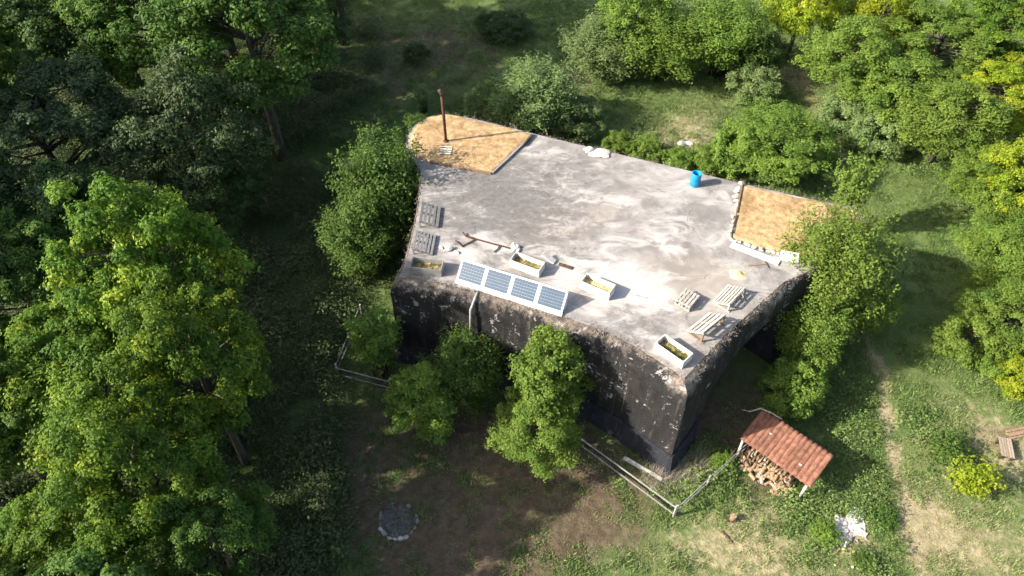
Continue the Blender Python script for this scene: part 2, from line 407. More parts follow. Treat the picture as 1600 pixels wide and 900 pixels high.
def ring_faces(nr, n, cap_top=False, cap_bot=False):
    fs = []
    for r in range(nr - 1):
        for i in range(n): fs.append((r * n + i, r * n + (i + 1) % n, (r + 1) * n + (i + 1) % n, (r + 1) * n + i))
    if cap_top: fs.append(tuple(range(n)))
    if cap_bot: fs.append(tuple(range((nr - 1) * n, nr * n))[::-1])
    return fs
one = [1.0] * NO
# wall body (a solid), lower plinth a step further out
wall_rings = [offset_ring([w * .93 for w in WORN], 5.72), offset_ring([w * 1.06 for w in WORN], 1.75), offset_ring([w * 1.08 for w in WORN], 1.45)]
mb = MB(); mb.add([p for r in wall_rings for p in local(r)], ring_faces(3, NO, True, True))
wall = mb.obj('wall', 'wall_tarred', bunker)
pr = [offset_ring([w * 1.10 + .10 for w in WORN], 1.449), offset_ring([w * 1.15 + .42 for w in WORN], -.6)]
mb = MB(); mb.add([p for r in pr for p in local(r)], ring_faces(2, NO, True, True))
plinth = mb.obj('plinth', 'plinth_tarred', bunker)
# recessed flank below the right-hand edge
Ee, Ff = OUT[8], OUT[13]
u = (Ff - Ee); u.z = 0; LW = u.length; u.normalize(); nrm = Vector((u.y, -u.x, 0))
prof = [(1.6, -2), (1.6, .9), (2.6, 2.9), (5.2, 4.5), (LW + .3, 4.7), (LW + .3, -2)]
mb = MB()
inn, outn = -1.1, 3.5
vs = [Vector((Ee.x, Ee.y, 0)) + u * s_ + nrm * k + Vector((0, 0, z_)) - BL for k in (inn, outn) for s_, z_ in prof]
k = len(prof)
mb.add(vs, [tuple(range(k)), tuple(range(k, 2 * k))[::-1]] + [(i, i + k, (i + 1) % k + k, (i + 1) % k) for i in range(k)])
cut = mb.obj('recess_cutter', 'wall_tarred', bunker)
def apply_bool(o, c):
    m = o.modifiers.new('cut', 'BOOLEAN'); m.object = c; m.operation = 'DIFFERENCE'; m.solver = 'EXACT'
    bpy.context.view_layer.update()
    me = bpy.data.meshes.new_from_object(o.evaluated_get(bpy.context.evaluated_depsgraph_get()))
    o.modifiers.clear(); o.data = me
apply_bool(wall, cut); apply_bool(plinth, cut)
bpy.data.objects.remove(cut)
# worn, sloping edge band: finely divided and crumbled
def fine_ring(dl, z, sub=10, jit=.0, seed=0, cap=None):
    r = offset_ring(dl, z); rr = random.Random(seed); o = []
    for i in range(NO):
        a, b = r[i], r[(i + 1) % NO]; n = max(2, int((OUT[(i + 1) % NO] - OUT[i]).length / .28))
        for j in range(n):
            p = a.lerp(b, j / n); e = (b - a).normalized(); nn = Vector((e.y, -e.x, 0))
            wj = WORN[i] / .8
            p = p + nn * rr.uniform(-jit, jit) * wj + Vector((0, 0, rr.uniform(-jit, jit) * .5 * wj)); o.append(p)
    return o
bands = [fine_ring([0.0] * NO, ROOF - .004, seed=1, jit=0.05), fine_ring([w * .28 for w in WORN], ROOF - .10, seed=2, jit=.06), fine_ring([w * .66 for w in WORN], ROOF - .36, seed=3, jit=.07),
         fine_ring([w * .93 for w in WORN], ROOF - .72, seed=4, jit=.06), fine_ring([w * .985 + .012 for w in WORN], ROOF - 1.05, seed=5, jit=.015), fine_ring([w * .9 for w in WORN], ROOF - 1.4, seed=6)]
nf = len(bands[0]); mb = MB(); mb.add([p for r in bands for p in local(r)], ring_faces(len(bands), nf))
edge = mb.obj('worn_edge', 'wall_edge', bunker)
tag(edge, 'crumbling brownish sloping edge below the flat roof')
# flat roof slab: triangulated sheet set just proud of the edge band
inner = offset_ring([-.03] * NO, ROOF); low = offset_ring([-.03] * NO, ROOF - .7)
mb = MB(); mb.add([p for r in (inner, low) for p in [Vector(q) - BL for q in r]], ring_faces(2, NO, True, True))
slab = mb.obj('roof_slab', 'roof_concrete', bunker)
# roof material works in the place's own metres
for o in (slab, wall, plinth, edge):
    o.data.transform(Matrix.Translation(BL)); o.matrix_parent_inverse = Matrix.Translation(-BL)

# drain spout and downpipe on the front face
p0, p1 = Wr(748, 455), W(752, 512, 4.4)
dp = MB().tube([p0 + Vector((0, .1, .02)) - BL, p0 + Vector((-.2, -.45, -.12)) - BL, p0 + Vector((-.42, -.78, -.6)) - BL, p0 + Vector((-.50, -.86, -2.6)) - BL], .07, 8).obj('downpipe', 'metal_grey', bunker, True)
# pale kerb strip at the foot of the front face
a, b = W(975, 715, .1), W(1034, 750, .1)
MB().bar(a - BL, b - BL, .13, .22).obj('kerb_strip', 'stone_white', bunker)

# ================================================================== BEDS ON THE ROOF
def bed(px, name, label, hgt=.07, seed=0):
    pts = [Wr(*p) for p in px]; c = sum(pts, Vector()) / len(pts); c.z = ROOF
    e = tag(empty(name, c), label, 'garden bed')
    bm = bmesh.new(); vs = [bm.verts.new((p.x - c.x, p.y - c.y, hgt)) for p in pts]; f = bm.faces.new(vs)
    bmesh.ops.triangulate(bm, faces=[f])
    for _ in range(4): bmesh.ops.subdivide_edges(bm, edges=bm.edges[:], cuts=1, use_grid_fill=True)
    for v in bm.verts:
        if v.is_boundary: v.co.z = -.03
        else: v.co.z += .10 * float(fbm(np.array(v.co.x * 1.3 + seed), np.array(v.co.y * 1.3), 4)) - .03
    bmesh.ops.recalc_face_normals(bm, faces=bm.faces)
    me = bpy.data.meshes.new('soil'); bm.to_mesh(me); bm.free(); me.polygons.foreach_set('use_smooth', [True] * len(me.polygons))
    if me.polygons[0].normal.z < 0: me.flip_normals()
    me.materials.append(M['bed_sand']); me.transform(Matrix.Translation(c))
    o = bpy.data.objects.new('soil', me); COL.objects.link(o); o.parent = e; o.matrix_parent_inverse = Matrix.Translation(-c)
    return e, c
bedL, cL = bed([(834, 210), (765, 192), (728, 184), (700, 179), (668, 184), (650, 196), (641, 211), (640, 226), (647, 244), (668, 253), (690, 257), (730, 264), (769, 271), (800, 242)],
               'roof_bed', 'sandy orange bed with timber edging around the rusty flue pipe')
bedR, cR = bed([(1158, 288), (1245, 308), (1328, 326), (1347, 342), (1350, 360), (1336, 384), (1302, 402), (1246, 404), (1195, 390), (1142, 371), (1148, 330)],
               'roof_bed', 'sandy bed edged with pale stones beside the leafy tree', seed=9)
def planks_along(pts, n, parent, c, mat, w=.12, h=.13, seed=0, z=ROOF):
    rr = random.Random(seed); pts = [Wr(*p) for p in pts]
    for a, b in zip(pts[:-1], pts[1:]):
        for i in range(n):
            p, q = a.lerp(b, (i + .01) / n), a.lerp(b, (i + .97) / n)
            j = Vector((rr.uniform(-.03, .03), rr.uniform(-.03, .03), 0))
            MB().bar(p + j - c + Vector((0, 0, h / 2)), q + j - c + Vector((0, 0, h / 2 + rr.uniform(0, .02))), w * rr.uniform(.8, 1.2), h).obj('edging_plank', mat, parent)
planks_along([(672, 255), (769, 272)], 3, bedL, cL, 'wood_brown', seed=1)
planks_along([(769, 272), (834, 211)], 4, bedL, cL, 'wood_grey', seed=2)
planks_along([(818, 229), (832, 213)], 2, bedL, cL, 'wood_dark', .1, .2, seed=4)
def stones_along(pts, n, parent, c, seed, size=.3, mats=('stone_white', 'stone')):
    rr = random.Random(seed); P = [Wr(*p) for p in pts]
    for a, b in zip(P[:-1], P[1:]):
        for i in range(n):
            p = a.lerp(b, (i + rr.uniform(.1, .9)) / n) - c; s_ = size * rr.uniform(.5, 1.15)
            MB().rock((p.x + rr.uniform(-.14, .14), p.y + rr.uniform(-.12, .12), s_ * .22), (s_ * 1.3, s_ * .8, s_ * .6), rr.random(), rr.uniform(0, 3)).obj('edging_stone', rr.choice(mats), parent)
stones_along([(1157, 288), (1152, 320), (1141, 370)], 12, bedR, cR, 5)
stones_along([(1139, 373), (1190, 390), (1245, 405)], 9, bedR, cR, 6, .26)
MB().bar(Wr(1160, 286) - cR + Vector((0, 0, .1)), Wr(1150, 335) - cR + Vector((0, 0, .1)), .07, .16).obj('edging_board', 'wood_brown', bedR)
MB().bar(Wr(1150, 338) - cR + Vector((0, 0, .1)), Wr(1143, 366) - cR + Vector((0, 0, .1)), .07, .15).obj('edging_board', 'wood_dark', bedR)

# loose boards by the sandy bed
def board(name, pa, pb, w, h, mat, label, cat='board', lift=.0):
    a, b = Wr(*pa), Wr(*pb); c = (a + b) / 2
    o = MB().bar(a - c + Vector((0, 0, h / 2 + .012 + lift)), b - c + Vector((0, 0, h / 2 + .012)), w, h).obj(name, mat, None, False, .01)
    o.location = c; return tag(o, label, cat)
board('long_board', (1142, 383), (1217, 412), .42, .09, 'wood_white', 'long whitish board lying in front of the stone edged bed')
board('short_beam', (1218, 402), (1247, 407), .5, .3, 'paint_white', 'short white block at the end of the long whitish board', 'block')
board('thin_stick', (1196, 409), (1201, 419), .05, .04, 'wood_dark', 'short dark stick on the slab beside the yellow sand heap', 'stick')
board('thin_lath', (1168, 416), (1196, 413), .06, .04, 'wood_brown', 'thin brown lath on the slab right of the yellow sand heap', 'lath')

# ================================================================== FLUE PIPE
fp = Wr(697, 222)
flue = tag(empty('flue_pipe', fp), 'tall rusty brown flue pipe standing in the sandy orange bed', 'chimney pipe')
MB().lathe([(.02, .05), (.19, .05), (.19, .10), (.11, .16), (.02, .16)], 14).obj('base_plate', 'rust', flue)
MB().tube([(0, 0, .1), (-.02, 0, 2.0), (-.05, 0, 3.4)], .09, 12).obj('pipe', 'rust', flue, True)
MB().tube([(-.02, 0, 1.9), (-.021, 0, 2.0)], .1, 12).obj('joint_collar', 'wood_dark', flue, True)
MB().tube([(-.05, 0, 3.38), (-.07, 0, 3.6), (-.18, 0, 3.78)], [.095, .1, .105], 12).obj('cowl', 'wood_dark', flue, True)

# ================================================================== PALLETS
def slat_deck(parent, Wd, L, ns, mat, z0=0.0, x0=0.0, gap=.45, seed=0):
    """slats run along y, three bearers along x"""
    rr = random.Random(seed); w = Wd / (ns + (ns - 1) * gap)
    for i in range(ns):
        x = x0 + w / 2 + i * w * (1 + gap)
        MB().box((x, rr.uniform(-.012, .012), z0 + .12), (w * rr.uniform(.93, 1.05), L, .03)).obj('slat', mat, parent)
    for y in (-L / 2 + .06, 0, L / 2 - .06):
        MB().box((x0 + Wd / 2, y, z0 + .062), (Wd, .1, .084)).obj('bearer', mat, parent)
def pallet_lounger(px_hinge, px_far, Wd, tilt, ns, mat, label, flip=False, basemat=None, seed=0):
    a, b = Wr(*px_hinge), Wr(*px_far); c = (a + b) / 2; L = (b - a).length; d = (b - a).normalized()
    rz = math.atan2(d.y, d.x) - math.pi / 2
    if flip: rz += math.pi
    th = tag(empty('pallet_lounger', c, rz), label, 'pallet', 'wooden pallets on the bunker roof')
    deck = empty('deck', (0, 0, .02)); deck.parent = th; deck.rotation_euler = (0, -R(tilt), 0)
    slat_deck(deck, Wd, L, ns, mat, seed=seed)
    bm_ = basemat or mat
    for s_ in (-1, 1):
        y = s_ * (L / 2 - .06)
        MB().box((Wd * math.cos(R(tilt)) / 2, y, .025), (Wd * math.cos(R(tilt)) + .1, .1, .05)).obj('base_rail', bm_, th)
        hgt = Wd * math.sin(R(tilt)) * .93
        MB().box((Wd * math.cos(R(tilt)) * .93, y, .05 + hgt / 2), (.08, .09, hgt)).obj('prop', bm_, th)
    return th
pallet_lounger((1113, 474), (1138, 448), 1.0, 24, 6, 'wood_pale', 'tilted grey pallet seat behind the wider slatted one at the roof corner', basemat='wood_pale', seed=1)
pallet_lounger((1074, 520), (1109, 492), 1.05, 34, 4, 'wood_pale', 'steeply tilted slatted pallet seat behind the corner planter', basemat='wood_brown', seed=2)
pallet_lounger((684, 357), (688, 326), 1.12, 20, 5, 'wood_grey', 'pale tilted pallet seat by the bush, farther of the two at the roof edge', flip=True, seed=3)
pallet_lounger((675, 400), (681, 370), 1.12, 16, 6, 'wood_grey', 'weathered tilted pallet seat just behind the grey planter', flip=True, seed=4)
# low stack of two pallets
sa, sb = Wr(1052, 478), Wr(1070, 458); sc_ = (sa + sb) / 2 + (Wr(1075, 488) - Wr(1052, 478)) / 2; d = (sb - sa).normalized()
st = tag(empty('pallet_stack', sc_, math.atan2(d.y, d.x) - math.pi / 2), 'low crate-like stack of grey slats alone on the slab', 'pallet', 'wooden pallets on the bunker roof')
slat_deck(st, .85, 1.0, 5, 'wood_pale', .0, -.42, .5, 5); slat_deck(st, .85, 1.0, 5, 'wood_pale', .28, -.42, .5, 6)
for x in (-.38, 0, .38):
    for y in (-.44, 0, .44): MB().box((x, y, .20), (.09, .1, .14)).obj('block', 'wood_grey', st)
# little ladder-like pallet at the flue foot
la = Wr(697, 238); lp = tag(empty('slatted_frame', la + Vector((0, 0, .05)), R(-4)), 'small ladder-like wooden frame lying at the foot of the flue', 'pallet', 'wooden pallets on the bunker roof')
for i in range(4): MB().box((0, -.33 + i * .23, .10), (.72, .10, .03)).obj('slat', 'wood_white', lp)
for x in (-.31, .31): MB().box((x, 0, .045), (.06, .86, .075)).obj('bearer', 'wood_brown', lp)

# ================================================================== PLANTERS
def planter(pa, pb, wid, hgt, mat, label, soilmat, seed, back=0, plants=14):
    a, b = Wr(*pa), Wr(*pb); d = (b - a); L = d.length; d.normalize(); rz = math.atan2(d.y, d.x)
    n = Vector((-d.y, d.x, 0)); c = (a + b) / 2 + n * wid / 2
    th = tag(empty('planter_box', c, rz), label, 'planter', 'planter boxes on the bunker roof')
    t = .045
    for s_ in (-1, 1):
        nb = 2
        for k in range(nb):
            MB().box((0, s_ * (wid / 2 - t / 2), hgt * (k + .5) / nb + .01), (L, t, hgt / nb - .008)).obj('side_board', mat, th)
            MB().box((s_ * (L / 2 - t / 2), 0, hgt * (k + .5) / nb + .01), (t * .98, wid - 2 * t - .004, hgt / nb - .008)).obj('end_board', mat, th)
    for sx in (-1, 1):
        for sy in (-1, 1): MB().box((sx * (L / 2 - t - .03), sy * (wid / 2 - t - .03), hgt / 2), (.055, .055, hgt * .96)).obj('corner_post', mat, th)
    bm = bmesh.new(); bmesh.ops.create_grid(bm, x_segments=14, y_segments=7, size=.5); rr = random.Random(seed)
    for v in bm.verts: v.co = Vector((v.co.x * (L - 2.1 * t), v.co.y * (wid - 2.1 * t), hgt * .40 + rr.uniform(-.04, .05)))
    me = bpy.data.meshes.new('soil'); bm.to_mesh(me); bm.free(); me.materials.append(M[soilmat]); o = share('soil', me, th)
    if plants:
        mb = MB()
        for i in range(plants * 5):
            x = rr.gauss(.12, .22) * L; x = max(-L * .44, min(L * .44, x)); y = rr.uniform(-.35, .35) * wid; h_ = rr.uniform(.12, .32); a_ = rr.uniform(0, 6.28)
            dx, dy = math.cos(a_) * .09, math.sin(a_) * .09; z = hgt * .4
            mb.add([(x - dy * .3, y + dx * .3, z), (x + dy * .3, y - dx * .3, z), (x + dx, y + dy, z + h_)], [(0, 1, 2)])
        g = mb.obj('sprouts', 'weed', th, fix=False); g['kind'] = 'stuff'
    return th
planter((1021, 546), (1065, 577), .78, .52, 'wood_white', 'white planter box with green sprouts at the near roof corner', 'straw_soil', 1)
planter((906, 451), (951, 470), .72, .55, 'wood_white', 'white planter box standing alone just right of the solar panels', 'sand_yellow', 2, plants=0)
planter((796, 417), (842, 434), .72, .52, 'wood_white', 'white planter box directly behind the solar panels', 'straw_soil', 3, plants=3)
planter((641, 428), (690, 433), .80, .50, 'wood_grey', 'weathered grey planter box at the shaded roof corner', 'straw_soil', 4, plants=4)
board('white_board', (848, 404), (867, 411), .34, .1, 'wood_white', 'white board lying behind the planter at the solar panels', lift=.32)
board('dark_batten', (873, 413), (894, 420), .22, .06, 'wood_dark', 'dark flat batten on the slab between two white planters', 'batten')

# ================================================================== SOLAR ARRAY
hb = .92
A0, A1 = Wr(713, 440), Wr(878, 492)
B0, B1 = W(719, 404, ROOF + hb), W(889, 455, ROOF + hb)
d = (A1 - A0); LS = d.length; d.normalize(); rz = math.atan2(d.y, d.x)
nn = Vector((-d.y, d.x, 0)); dep = ((B0 + B1) / 2 - (A0 + A1) / 2).dot(nn)
arr = tag(empty('solar_array', (A0 + A1) / 2, rz), 'tilted row of four blue solar panels in a white frame', 'solar panels')
tl = math.atan2(hb - .12, dep); SL = math.hypot(dep, hb - .12)
pw = LS / 4
for i in range(4):
    pn = empty('solar_panel', (-LS / 2 + (i + .5) * pw, 0, .12)); pn.parent = arr; pn.rotation_euler = (tl, 0, 0)
    fw, gap = .085, .012
    for nm, c, s_ in (('frame_rail', (0, fw / 2, .0), (pw - gap, fw, .05)), ('frame_rail', (0, SL - fw / 2, 0), (pw - gap, fw, .05)),
                      ('frame_rail', (-pw / 2 + fw / 2 + gap / 2, SL / 2, 0), (fw, SL - 2 * fw, .05)), ('frame_rail', (pw / 2 - fw / 2 - gap / 2, SL / 2, 0), (fw, SL - 2 * fw, .05))):
        MB().box(c, s_).obj(nm, 'paint_white', pn)
    MB().box((0, SL / 2, -.004), (pw - gap - 2 * fw, SL - 2 * fw, .02)).obj('backing', 'solar_line', pn)
    mb = MB(); nxc, nyc = 9, 6; cw, chh = (pw - gap - 2 * fw - .03) / nxc, (SL - 2 * fw - .03) / nyc
    for a_ in range(nxc):
        for b_ in range(nyc):
            x, y = -(nxc - 1) / 2 * cw + a_ * cw, SL / 2 - (nyc - 1) / 2 * chh + b_ * chh
            mb.box((x, y, .010), (cw - .012, chh - (.030 if b_ in (1, 3) else .014), .012))
    o = mb.obj('solar_cells', 'solar_cell', pn); o['kind'] = 'stuff'
# closed white end panels and a back batten
for sx in (-1, 1):
    x = sx * (LS / 2 - .03)
    mb = MB(); yt = dep - .03
    vs = [(x + k, y, z) for k in (-.02, .02) for y, z in ((.04, .01), (yt, .01), (yt, hb - .12), (.04, .10))]
    mb.add(vs, [(0, 1, 2, 3), (7, 6, 5, 4), (0, 4, 5, 1), (1, 5, 6, 2), (2, 6, 7, 3), (3, 7, 4, 0)]); mb.obj('end_panel', 'paint_white', arr)
for i in range(5): MB().box((-LS / 2 + .1 + i * (LS - .2) / 4, dep - .08, (hb - .12) / 2), (.07, .07, hb - .14)).obj('strut', 'metal_grey', arr)
MB().box((0, -.06, .055), (LS + .05, .16, .10)).obj('front_skirt', 'paint_white', arr)

# ================================================================== CLUTTER ON THE ROOF
def scrap(name, label, cat): return tag(empty(name, Wr(757, 382)), label, cat)
s0 = Wr(757, 382)
rod = scrap('bent_rod', 'thin rusty rod with a bent frame lying behind the solar panels', 'scrap rod')
q = lambda px, py, z=.06: Wr(px, py) + Vector((0, 0, z)) - s0
MB().tube([q(723, 366, .16), q(727, 370, .1), q(745, 375), q(770, 382), q(790, 387), q(803, 391)], .045, 6).obj('rod', 'rust', rod)
MB().tube([q(712, 377), q(722, 386), q(742, 376), q(727, 370)], .04, 6).obj('bent_frame', 'rust', rod)
MB().tube([q(781, 384), q(778, 390), q(772, 395)], .035, 6).obj('hook', 'rust', rod)
def lump(name, px, py, size, mat, label, cat, seed, n=1, spread=.0, z=ROOF):
    p = W(px, py, z); mb = MB(); rr = random.Random(seed)
    e = tag(empty(name, p), label, cat)
    for i in range(n):
        k = rr.uniform(.55, 1.0) if i else 1
        MB().rock((rr.gauss(0, spread), rr.gauss(0, spread * .7), size[2] * .3 * k), (size[0] * k, size[1] * k, size[2] * k), rr.random(), rr.uniform(0, 3)).obj('lump', mat, e)
    return e
lump('white_rubble', 803, 391, (.55, .35, .3), 'stone_white', 'small heap of white rubble where the rusty rod ends', 'rubble', 3, 4, .2)
lump('rubble_heap', 702, 392, (.5, .3, .25), 'stone_white', 'small pale rubble heap beside the grey planter', 'rubble', 4, 5, .25)
lump('white_sack', 918, 232, (.65, .45, .35), 'tarp', 'crumpled white sack at the far roof edge', 'sack', 6, 2, .2)
lump('pinkish_slab', 938, 242, (1.3, .8, .22), 'stone_white', 'flat pale stone slab next to the crumpled white sack', 'slab', 7, 3, .35)
# sand heap
def heap(name, p, r, h, mat, label, cat, seed, asp=1.0):
    V, Fc = [], []; n, m = 8, 22; rr = random.Random(seed); lob = [.62 + .76 * float(fbm(np.array(3 + seed + 1.3 * math.cos(2 * math.pi * j / m)), np.array(5 + 1.3 * math.sin(2 * math.pi * j / m)), 3)) for j in range(m)]
    V.append((0, 0, h))
    for i in range(1, n + 1):
        for k_ in range(m):
            a = 2 * math.pi * k_ / m; q_ = i / n; rad = r * q_ * (lob[k_] * q_ + (1 - q_))
            V.append((rad * math.cos(a) * asp, rad * math.sin(a), h * (math.cos(q_ * math.pi) * .5 + .5) + rr.uniform(-.02, .02) * (1 - q_) - .012 * (q_ > .99)))
    for k_ in range(m): Fc.append((0, 1 + k_, 1 + (k_ + 1) % m))
    for i in range(n - 1):
        for k_ in range(m):
            a, b = 1 + i * m + k_, 1 + i * m + (k_ + 1) % m; Fc.append((a, a + m, b + m, b))
    o = MB().add(V, Fc).obj(name, mat, None, True); o.location = p; return tag(o, label, cat)
heap('sand_heap', Wr(1152, 429), .42, .18, 'sand_yellow', 'small heap of yellow sand on the roof slab', 'sand heap', 2, 1.15)
# blue drum, lid off
bp = Wr(1085, 289)
drum = tag(empty('blue_drum', bp, .4), 'open blue plastic drum standing near the far roof edge', 'drum')
MB().lathe([(.0, .01), (.27, .01), (.29, .05), (.295, .28), (.305, .30), (.295, .32), (.295, .58), (.305, .60), (.295, .62), (.29, .84), (.27, .87)], 28).obj('shell', 'plastic_blue', drum, True)
MB().lathe([(.27, .87), (.275, .90), (.255, .90), (.245, .86), (.25, .10), (0.0, .07)], 28).obj('lining', 'plastic_blue', drum, True)
MB().lathe([(.262, .865), (.296, .865), (.296, .895), (.262, .895), (.262, .865)], 28).obj('rim', 'plastic_blue', drum, True)

# ================================================================== FENCES
def fence(pts, label, rails=(.45, .95), pmat='wood_pale', rmat='wood_grey', every=2.4, post_h=1.1, tall_last=None, rw=.07):
    P = [W(*p) for p in pts]; o = P[0].copy(); e = tag(empty('rail_fence', o), label, 'fence')
    for a, b in zip(P[:-1], P[1:]):
        n = max(1, round((b - a).length / every))
        for i in range(n + 1):
            if i == 0 and a is not P[0]: continue
            p = a.lerp(b, i / n) - o; z = float(gz(p.x + o.x, p.y + o.y))
            MB().tube([(p.x, p.y, z - .2), (p.x + rng.uniform(-.02, .02), p.y + rng.uniform(-.02, .02), z + post_h)], [.055, .05], 7).obj('post', pmat, e)
        for h in rails:
            for i in range(n):
                p, q_ = a.lerp(b, i / n) - o, a.lerp(b, (i + 1) / n) - o
                MB().bar(p + Vector((0, -.06, h + rng.uniform(-.04, .04))), q_ + Vector((0, -.06, h + rng.uniform(-.04, .04))), rw * .5, rw).obj('rail', rmat, e)
    return e
fence([(893, 688), (1052, 806)], 'pale two rail wooden fence along the foot of the dark front wall', (.3, .92), rmat='wood_grey', every=5.5, post_h=1.1, rw=.085)
fence([(1054, 805), (1150, 716), (1168, 700)], 'grey wooden fence from the corner post to the tiled woodshed', (.5, .95), every=3.0, rw=.065)
fence([(612, 609), (529, 588)], 'short grey rail fence before the small tree left of the bunker', (.25, .85), every=4.2, rw=.08)
fence([(529, 586), (566, 494)], 'thin grey fence running back along the shaded bunker side', (.45, .95), every=3.0, rw=.06)

# ================================================================== WOODSHED
zf, zb = 1.45, 2.15
Cf0, Cf1, Cb1, Cb0 = W(1151, 684, zf), W(1263, 761, zf), W(1303, 713, zb), W(1195, 640, zb)
so = (Cf0 + Cf1 + Cb0 + Cb1) / 4; so.z = 0
xd = ((Cf1 - Cf0) + (Cb1 - Cb0)); xd.z = 0; LX = xd.length / 2; xd.normalize(); rzs = math.atan2(xd.y, xd.x)
yd = Vector((-xd.y, xd.x, 0)); DY = ((Cb0 + Cb1) / 2 - (Cf0 + Cf1) / 2).dot(yd)
shed = tag(empty('woodshed', so, rzs), 'small open woodshed with a reddish corrugated tile roof', 'woodshed')
nsh, waves = 5, 3
sw = LX / nsh
for i in range(nsh):
    nu, nv = waves * 8, 12; mb = MB(); vs = []
    for j in range(nv + 1):
        for k_ in range(nu + 1):
            x = k_ / nu * (sw + .05); y = j / nv
            stepz = .028 * (1 - (y * 6) % 1.0) if j < nv else 0
            z = .075 * (abs(math.sin(math.pi * (k_ / nu) * waves)) ** .7) + stepz
            vs.append((-LX / 2 + i * sw + x, (y - .5) * DY, zf + (zb - zf) * y + z + .006 * (i % 2)))
    fs = [(j * (nu + 1) + k_, j * (nu + 1) + k_ + 1, (j + 1) * (nu + 1) + k_ + 1, (j + 1) * (nu + 1) + k_) for j in range(nv) for k_ in range(nu)]
    mb.add(vs, fs); o = mb.obj('roof_sheet', 'clay_sheet', shed, True, fix=False)
    sm = o.modifiers.new('thick', 'SOLIDIFY'); sm.thickness = .02; sm.offset = -1
for sx in (-1, 1):
    for sy, zz in ((-1, zf), (1, zb)):
        MB().tube([(sx * (LX / 2 - .18), sy * (DY / 2 - .16), -.15), (sx * (LX / 2 - .17), sy * (DY / 2 - .15), zz - .10)], [.075, .065], 9).obj('post', 'wood_white' if sy < 0 else 'bark_pale', shed, True)
for sy, zz in ((-1, zf + .10), (1, zb - .06)):
    MB().box((0, sy * (DY / 2 - .16), zz - .10), (LX - .1, .09, .11)).obj('beam', 'wood_brown', shed)
for i in range(4):
    x = -LX / 2 + .2 + i * (LX - .4) / 3
    MB().bar((x, -DY / 2 + .03, zf - .035), (x, DY / 2 - .03, zb - .035), .06, .06).obj('rafter', 'wood_brown', shed)
for i in range(4): MB().box((0, DY / 2 - .06, .25 + i * .42), (LX - .4, .03, .3)).obj('back_board', 'wood_dark', shed)
for k_, (x, y) in enumerate(((-.9, .1), (1.05, -.35))):
    zz = zf + (zb - zf) * (y / DY + .5)
    MB().rock((x, y, zz + .10), (.16, .1, .06), k_).obj('droppings' if 0 else 'stone_chip', 'stone_white', shed)
# firewood
rr = random.Random(8)
Rz = Matrix.Rotation(rzs, 3, 'Z')
spots = []
for row in range(4):
    for i in range(13 - row): spots.append((-LX / 2 + .42 + i * .235 + row * .11, -DY / 2 + .34 + row * .05 + rr.uniform(-.08, .08), .11 + row * .19, False))
for i in range(44):
    f_ = rr.random() ** 1.6; spots.append((rr.uniform(-LX / 2 + .3, LX / 2 - .5), -DY / 2 + .02 - f_ * .55, .06 + (1 - f_) * rr.uniform(.05, .34), True))
for x, y, z, loose in spots:
    r_ = rr.uniform(.075, .115); L = rr.uniform(.34, .44)
    prof = [(math.cos(a) * r_, math.sin(a) * r_ * .95) for a in (0, .7, 1.5, 2.3, 3.14)]     # a split half round
    vs = [(px_, -L / 2, pz_) for px_, pz_ in prof] + [(px_, L / 2, pz_) for px_, pz_ in prof]; n = 5
    mb = MB().add(vs, [tuple(range(n)), tuple(range(n, 2 * n))[::-1]] + [(i, i + n, (i + 1) % n + n, (i + 1) % n) for i in range(n)])
    o = mb.obj('firewood_log', 'log_end' if rr.random() < .65 else rr.choice(('wood_brown', 'wood_pale', 'wood_brown')))
    o.location = so + Rz @ Vector((x, y, z))
    o.rotation_euler = (rr.uniform(-.1, .1), rr.uniform(0, 6.28) if not loose else rr.uniform(-.5, .5), rzs + (rr.uniform(-.06, .06) if not loose else rr.uniform(-1.4, 1.4)))
    tag(o, 'split log tumbled on the ground before the woodshed' if loose else 'split log stacked under the woodshed roof', 'firewood', 'loose split logs before the woodshed' if loose else 'stacked firewood in the woodshed')
br = MB().tube([W(1160, 640, 1.9) - so, W(1172, 643, 2.0) - so, W(1188, 638, 2.27) - so, W(1205, 645, 2.27) - so, W(1222, 655, 2.24) - so], [.02, .03, .04, .035, .02], 6).obj('dead_branch', 'dead_wood'); br.location = so
tag(br, 'bleached crooked branch lying over the top edge of the woodshed roof', 'branch')

# ================================================================== YARD BITS
fpit = W(622, 814); fpit.z = float(gz(fpit.x, fpit.y))
fire = tag(empty('fire_pit', fpit), 'ring of pale stones round an ash bed on the shaded lawn', 'fire pit')
o = heap('ash_bed', (0, 0, .03), .85, .05, 'ash', None, None, 4); o.parent = fire
rr = random.Random(12)
for i in range(19):
    a = 2 * math.pi * i / 19 + rr.uniform(-.08, .08); r_ = .93 + rr.uniform(-.05, .07); k_ = .26 * rr.uniform(.7, 1.2)
    if 1 < i < 8 and i not in (3, 6): continue
    MB().rock((r_ * math.cos(a), r_ * math.sin(a), .03), (k_ * 1.25, k_ * .75, k_ * .7), rr.random(), a + 1.57).obj('ring_stone', 'stone' if 10 < i < 17 else 'stone_earth', fire)
def gp(px, py): p = W(px, py); p.z = float(gz(p.x, p.y)); return p
stp = tag(empty('chopping_stump', gp(1144, 812)), 'short sawn stump on the sunny grass below the woodshed', 'stump')
MB().tube([(0, 0, -.05), (0, 0, .2), (.01, 0, .45)], [.17, .15, .145], 12).obj('bark', 'wood_brown', stp, True)
MB().lathe([(0, .456), (.135, .456)], 12).obj('sawn_face', 'log_end', stp)
o = MB().tube([(0, -.3, .04), (0.02, .1, .05), (-.04, .45, .05)], .05, 6).obj('dark_stick', 'wood_dark'); o.location = gp(1137, 841); o.rotation_euler = (0, 0, .55); tag(o, 'dark stick lying on the grass below the sawn stump', 'stick')
